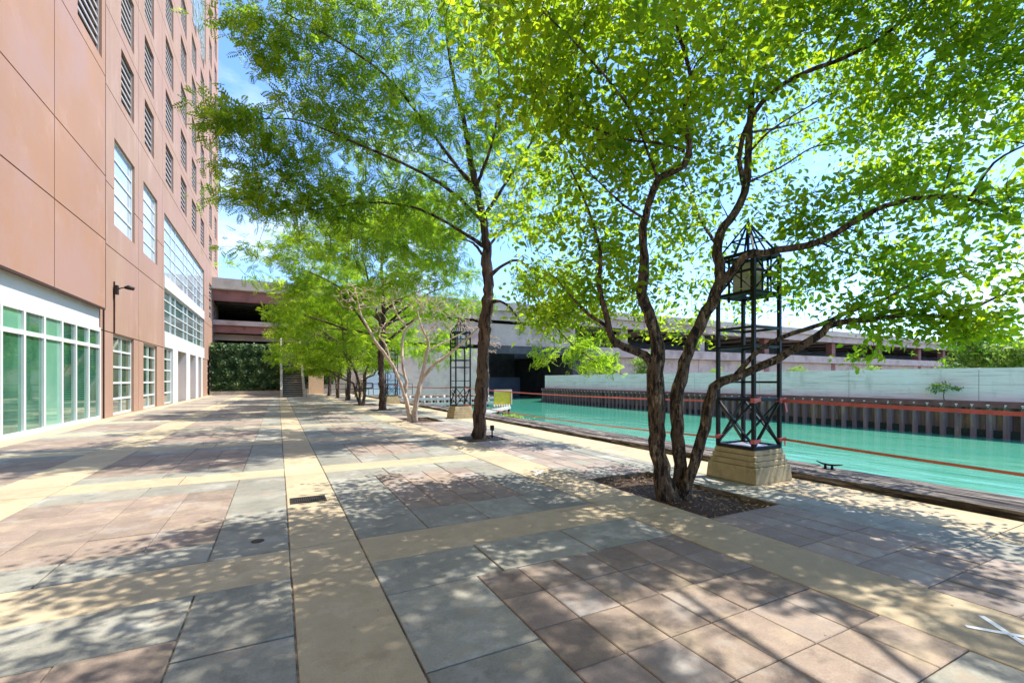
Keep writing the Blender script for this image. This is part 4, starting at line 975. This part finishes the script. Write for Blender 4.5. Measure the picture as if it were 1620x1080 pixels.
# ------------------------------------------------------------------ far bank
def sheet_pile():
    mb_ = MB(); per_ = .56; prof = []; y = -30.
    while y < 49.2:
        prof += [(29.5,y),(29.5,y+.17),(29.78,y+.28),(29.78,y+.45)]; y += per_
    n_ = len(prof); zs_ = [-3.5,-.80,.38]
    for k_ in range(2):
        v = [(x,yy,zs_[k_]) for x,yy in prof]+[(x,yy,zs_[k_+1]) for x,yy in prof]
        mb_.add(v, [(i,n_+i,n_+i+1,i+1) for i in range(n_-1)], 0)
    return mb_
t = thing('sheet_pile_wall', 'corrugated rusty purple-brown sheet pile wall along the far river bank', 'pile wall', (29.5,10,-1))
sheet_pile().build('piling', M['pile'], t)
m2 = MB(); y = -30.
while y < 49.2: m2.box(29.60,29.79,y+.20,y+.53,-2,-.84); y += .56
m2.build('algae_band', M['algae'], t)
m2 = MB(); m2.box(29.42,29.9,-30,49.2,.381,.50); m2.box(29.40,29.47,-30,49.2,.22,.3805); m2.build('cap_beam', M['girder2'], t)
m2 = MB(); y = -30.; rg = random.Random(2)
while y < 49:
    m2.box(29.385,29.3995,y+.02,y+.02+rg.uniform(.07,.13),.31,.36); 
    if rg.random() < .5: m2.box(29.385,29.3995,y+.05,y+.10,.24,.275)
    y += .56
m2.build('bolt_plates', M['whitewall'], t)
t = thing('flood_wall', 'long pale concrete flood wall above the sheet piling', 'wall', (30,10,.5))
y = -30.; rg = random.Random(6)
while y < 49:
    y1 = min(y+5.6,49.2); m2 = MB(); z1 = 2.08+rg.uniform(-.02,.02)
    m2.box(29.95,30.35,y+.012,y1-.012,.3,1.27); m2.box(29.955,30.35,y+.012,y1-.012,1.285,z1); m2.build('wall_panel', M['whitewall'], t); y = y1
m2 = MB(); m2.box(29.98,30.3,-30,49.2,.3,2.0); m2.build('backing', M['conc'], t)
# sapling on the cap
sp = at(1497,622,22.9)
grow(Vector((29.7,sp.y,.5)), [[(29.7,sp.y,.45,.02),(29.65,sp.y+.02,.75,.016),(29.6,sp.y-.05,1.05,.010),(29.55,sp.y+.1,1.25,.006)]],
     [((29.6,sp.y+.25,1.0),(.25,.45,.16),16),((29.6,sp.y-.4,1.1),(.2,.4,.1),10),((29.6,sp.y+.1,1.25),(.2,.5,.1),10)], 5, M['bark_dark'], 'sapling', M['far_leaf'],
     'little leafy sapling sprouting from the cap of the sheet piling', style='broad', lsize=.10, per=14, spread=.07, minz=.6)
# trees beyond the flood wall: one source per kind, copied
def simple_tree(seed, root, h, r, label, group='trees beyond the flood wall'):
    x,y,z = root; rr = random.Random(seed)
    lb = [[(x,y,z-.1,.14*h/5),(x+.1,y,z+h*.35,.10*h/5),(x,y+.1,z+h*.65,.06*h/5),(x,y,z+h*.92,.02)]]
    for k_ in range(7):
        a_ = 6.28*k_/7+rr.random(); zz = z+h*rr.uniform(.25,.6); q = r*.75
        lb.append([(x,y,zz,.04*h/5),(x+q*.5*math.cos(a_),y+q*.5*math.sin(a_),zz+h*.12,.025*h/5),(x+q*math.cos(a_),y+q*math.sin(a_),zz+h*.2,.008)])
    bl = []
    for k_ in range(14):
        a_ = rr.uniform(0,6.28); u = rr.uniform(.25,.95); q = r*(1-u*.55)*rr.uniform(.3,.9)
        bl.append(((x+q*math.cos(a_),y+q*math.sin(a_),z+h*u),(r*.42,r*.42,h*.11),12))
    return grow(Vector(root), lb, bl, seed, M['bark_dark'], 'bushy_tree', M['far_leaf'], label, group=group, style='broad', lsize=.22, per=42, spread=.25, nside=7)
def far(px, X): 
    r_ = (px-810)/720; d = X/(r_*CT+ST); return d*(CT-r_*ST)
f1 = simple_tree(71, (42,far(1545,42),.4), 5.0, 2.6, 'tall bushy tree above the flood wall, right of the bridge columns')
for (px,X,sc,rz,lab) in ((1605,41,.80,2.1,'yellow-green tree above the flood wall at the right edge'),(1375,40,.42,1.0,'small round tree above the flood wall in the middle'),
        (1262,40,.45,4.0,'bushy tree above the flood wall just right of the nearest tower'),(1448,43,.38,5.2,'low tree above the flood wall left of the tall bushy tree'),
        (1180,44,.5,.4,'tree above the flood wall seen through the nearest tower'),(1130,46,.5,3.3,'tree above the flood wall left of the nearest tower'),(960,44,1.0,2.7,'tree beyond the flood wall at the mouth of the underpass'),
        (1020,44,.9,1.7,'tree beyond the flood wall behind the left fork of the near tree')):
    c = copy_tree(f1); c.location = (X,far(px,X),.4); c.scale = (sc,sc,sc); c.rotation_euler = (0,0,rz); c['label'] = lab
# overhanging leafy bush by the underpass (green spray over the river)
# cars on the ramp
def car(x, y, z, m_, lab):
    t_ = thing('parked_car', lab, 'car', (x,y,z), 'cars on the lower road deck')
    b2 = MB(); prof = [(-2.2,.35),(-2.2,.85),(-1.5,.95),(-.9,1.4),(.7,1.42),(1.4,.98),(2.15,.85),(2.2,.35)]
    v = [(x+a_,y+s_,z+b3) for s_ in (-.85,.85) for a_,b3 in prof]; n_ = len(prof)
    b2.add(v, [tuple(range(n_))[::-1], tuple(range(n_,2*n_))]+[(i,(i+1)%n_,n_+(i+1)%n_,n_+i) for i in range(n_)]); b2.build('body', m_, t_, bevel=.05)
    b2 = MB(); b2.box(x-1.0,x+.95,y-.86,y-.853,z+.97,z+1.3); b2.build('window', M['dark'], t_)
    for i in (-1.35,1.35):
        for s_ in (-.8,.8):
            b2 = MB(); b2.tube([(x+i,y+s_-.1,z+.34),(x+i,y+s_+.1,z+.34)],[.34,.34],14); b2.build('wheel', M['rubber'], t_)
car(96,60,5.56,M['carw'],'pale car on the lower deck left of the first dark column')
car(122,60,5.56,M['carw'],'pale car on the lower deck between two dark columns')
car(139,60.5,5.56,M['card'],'dark car on the lower deck right of the second dark column')
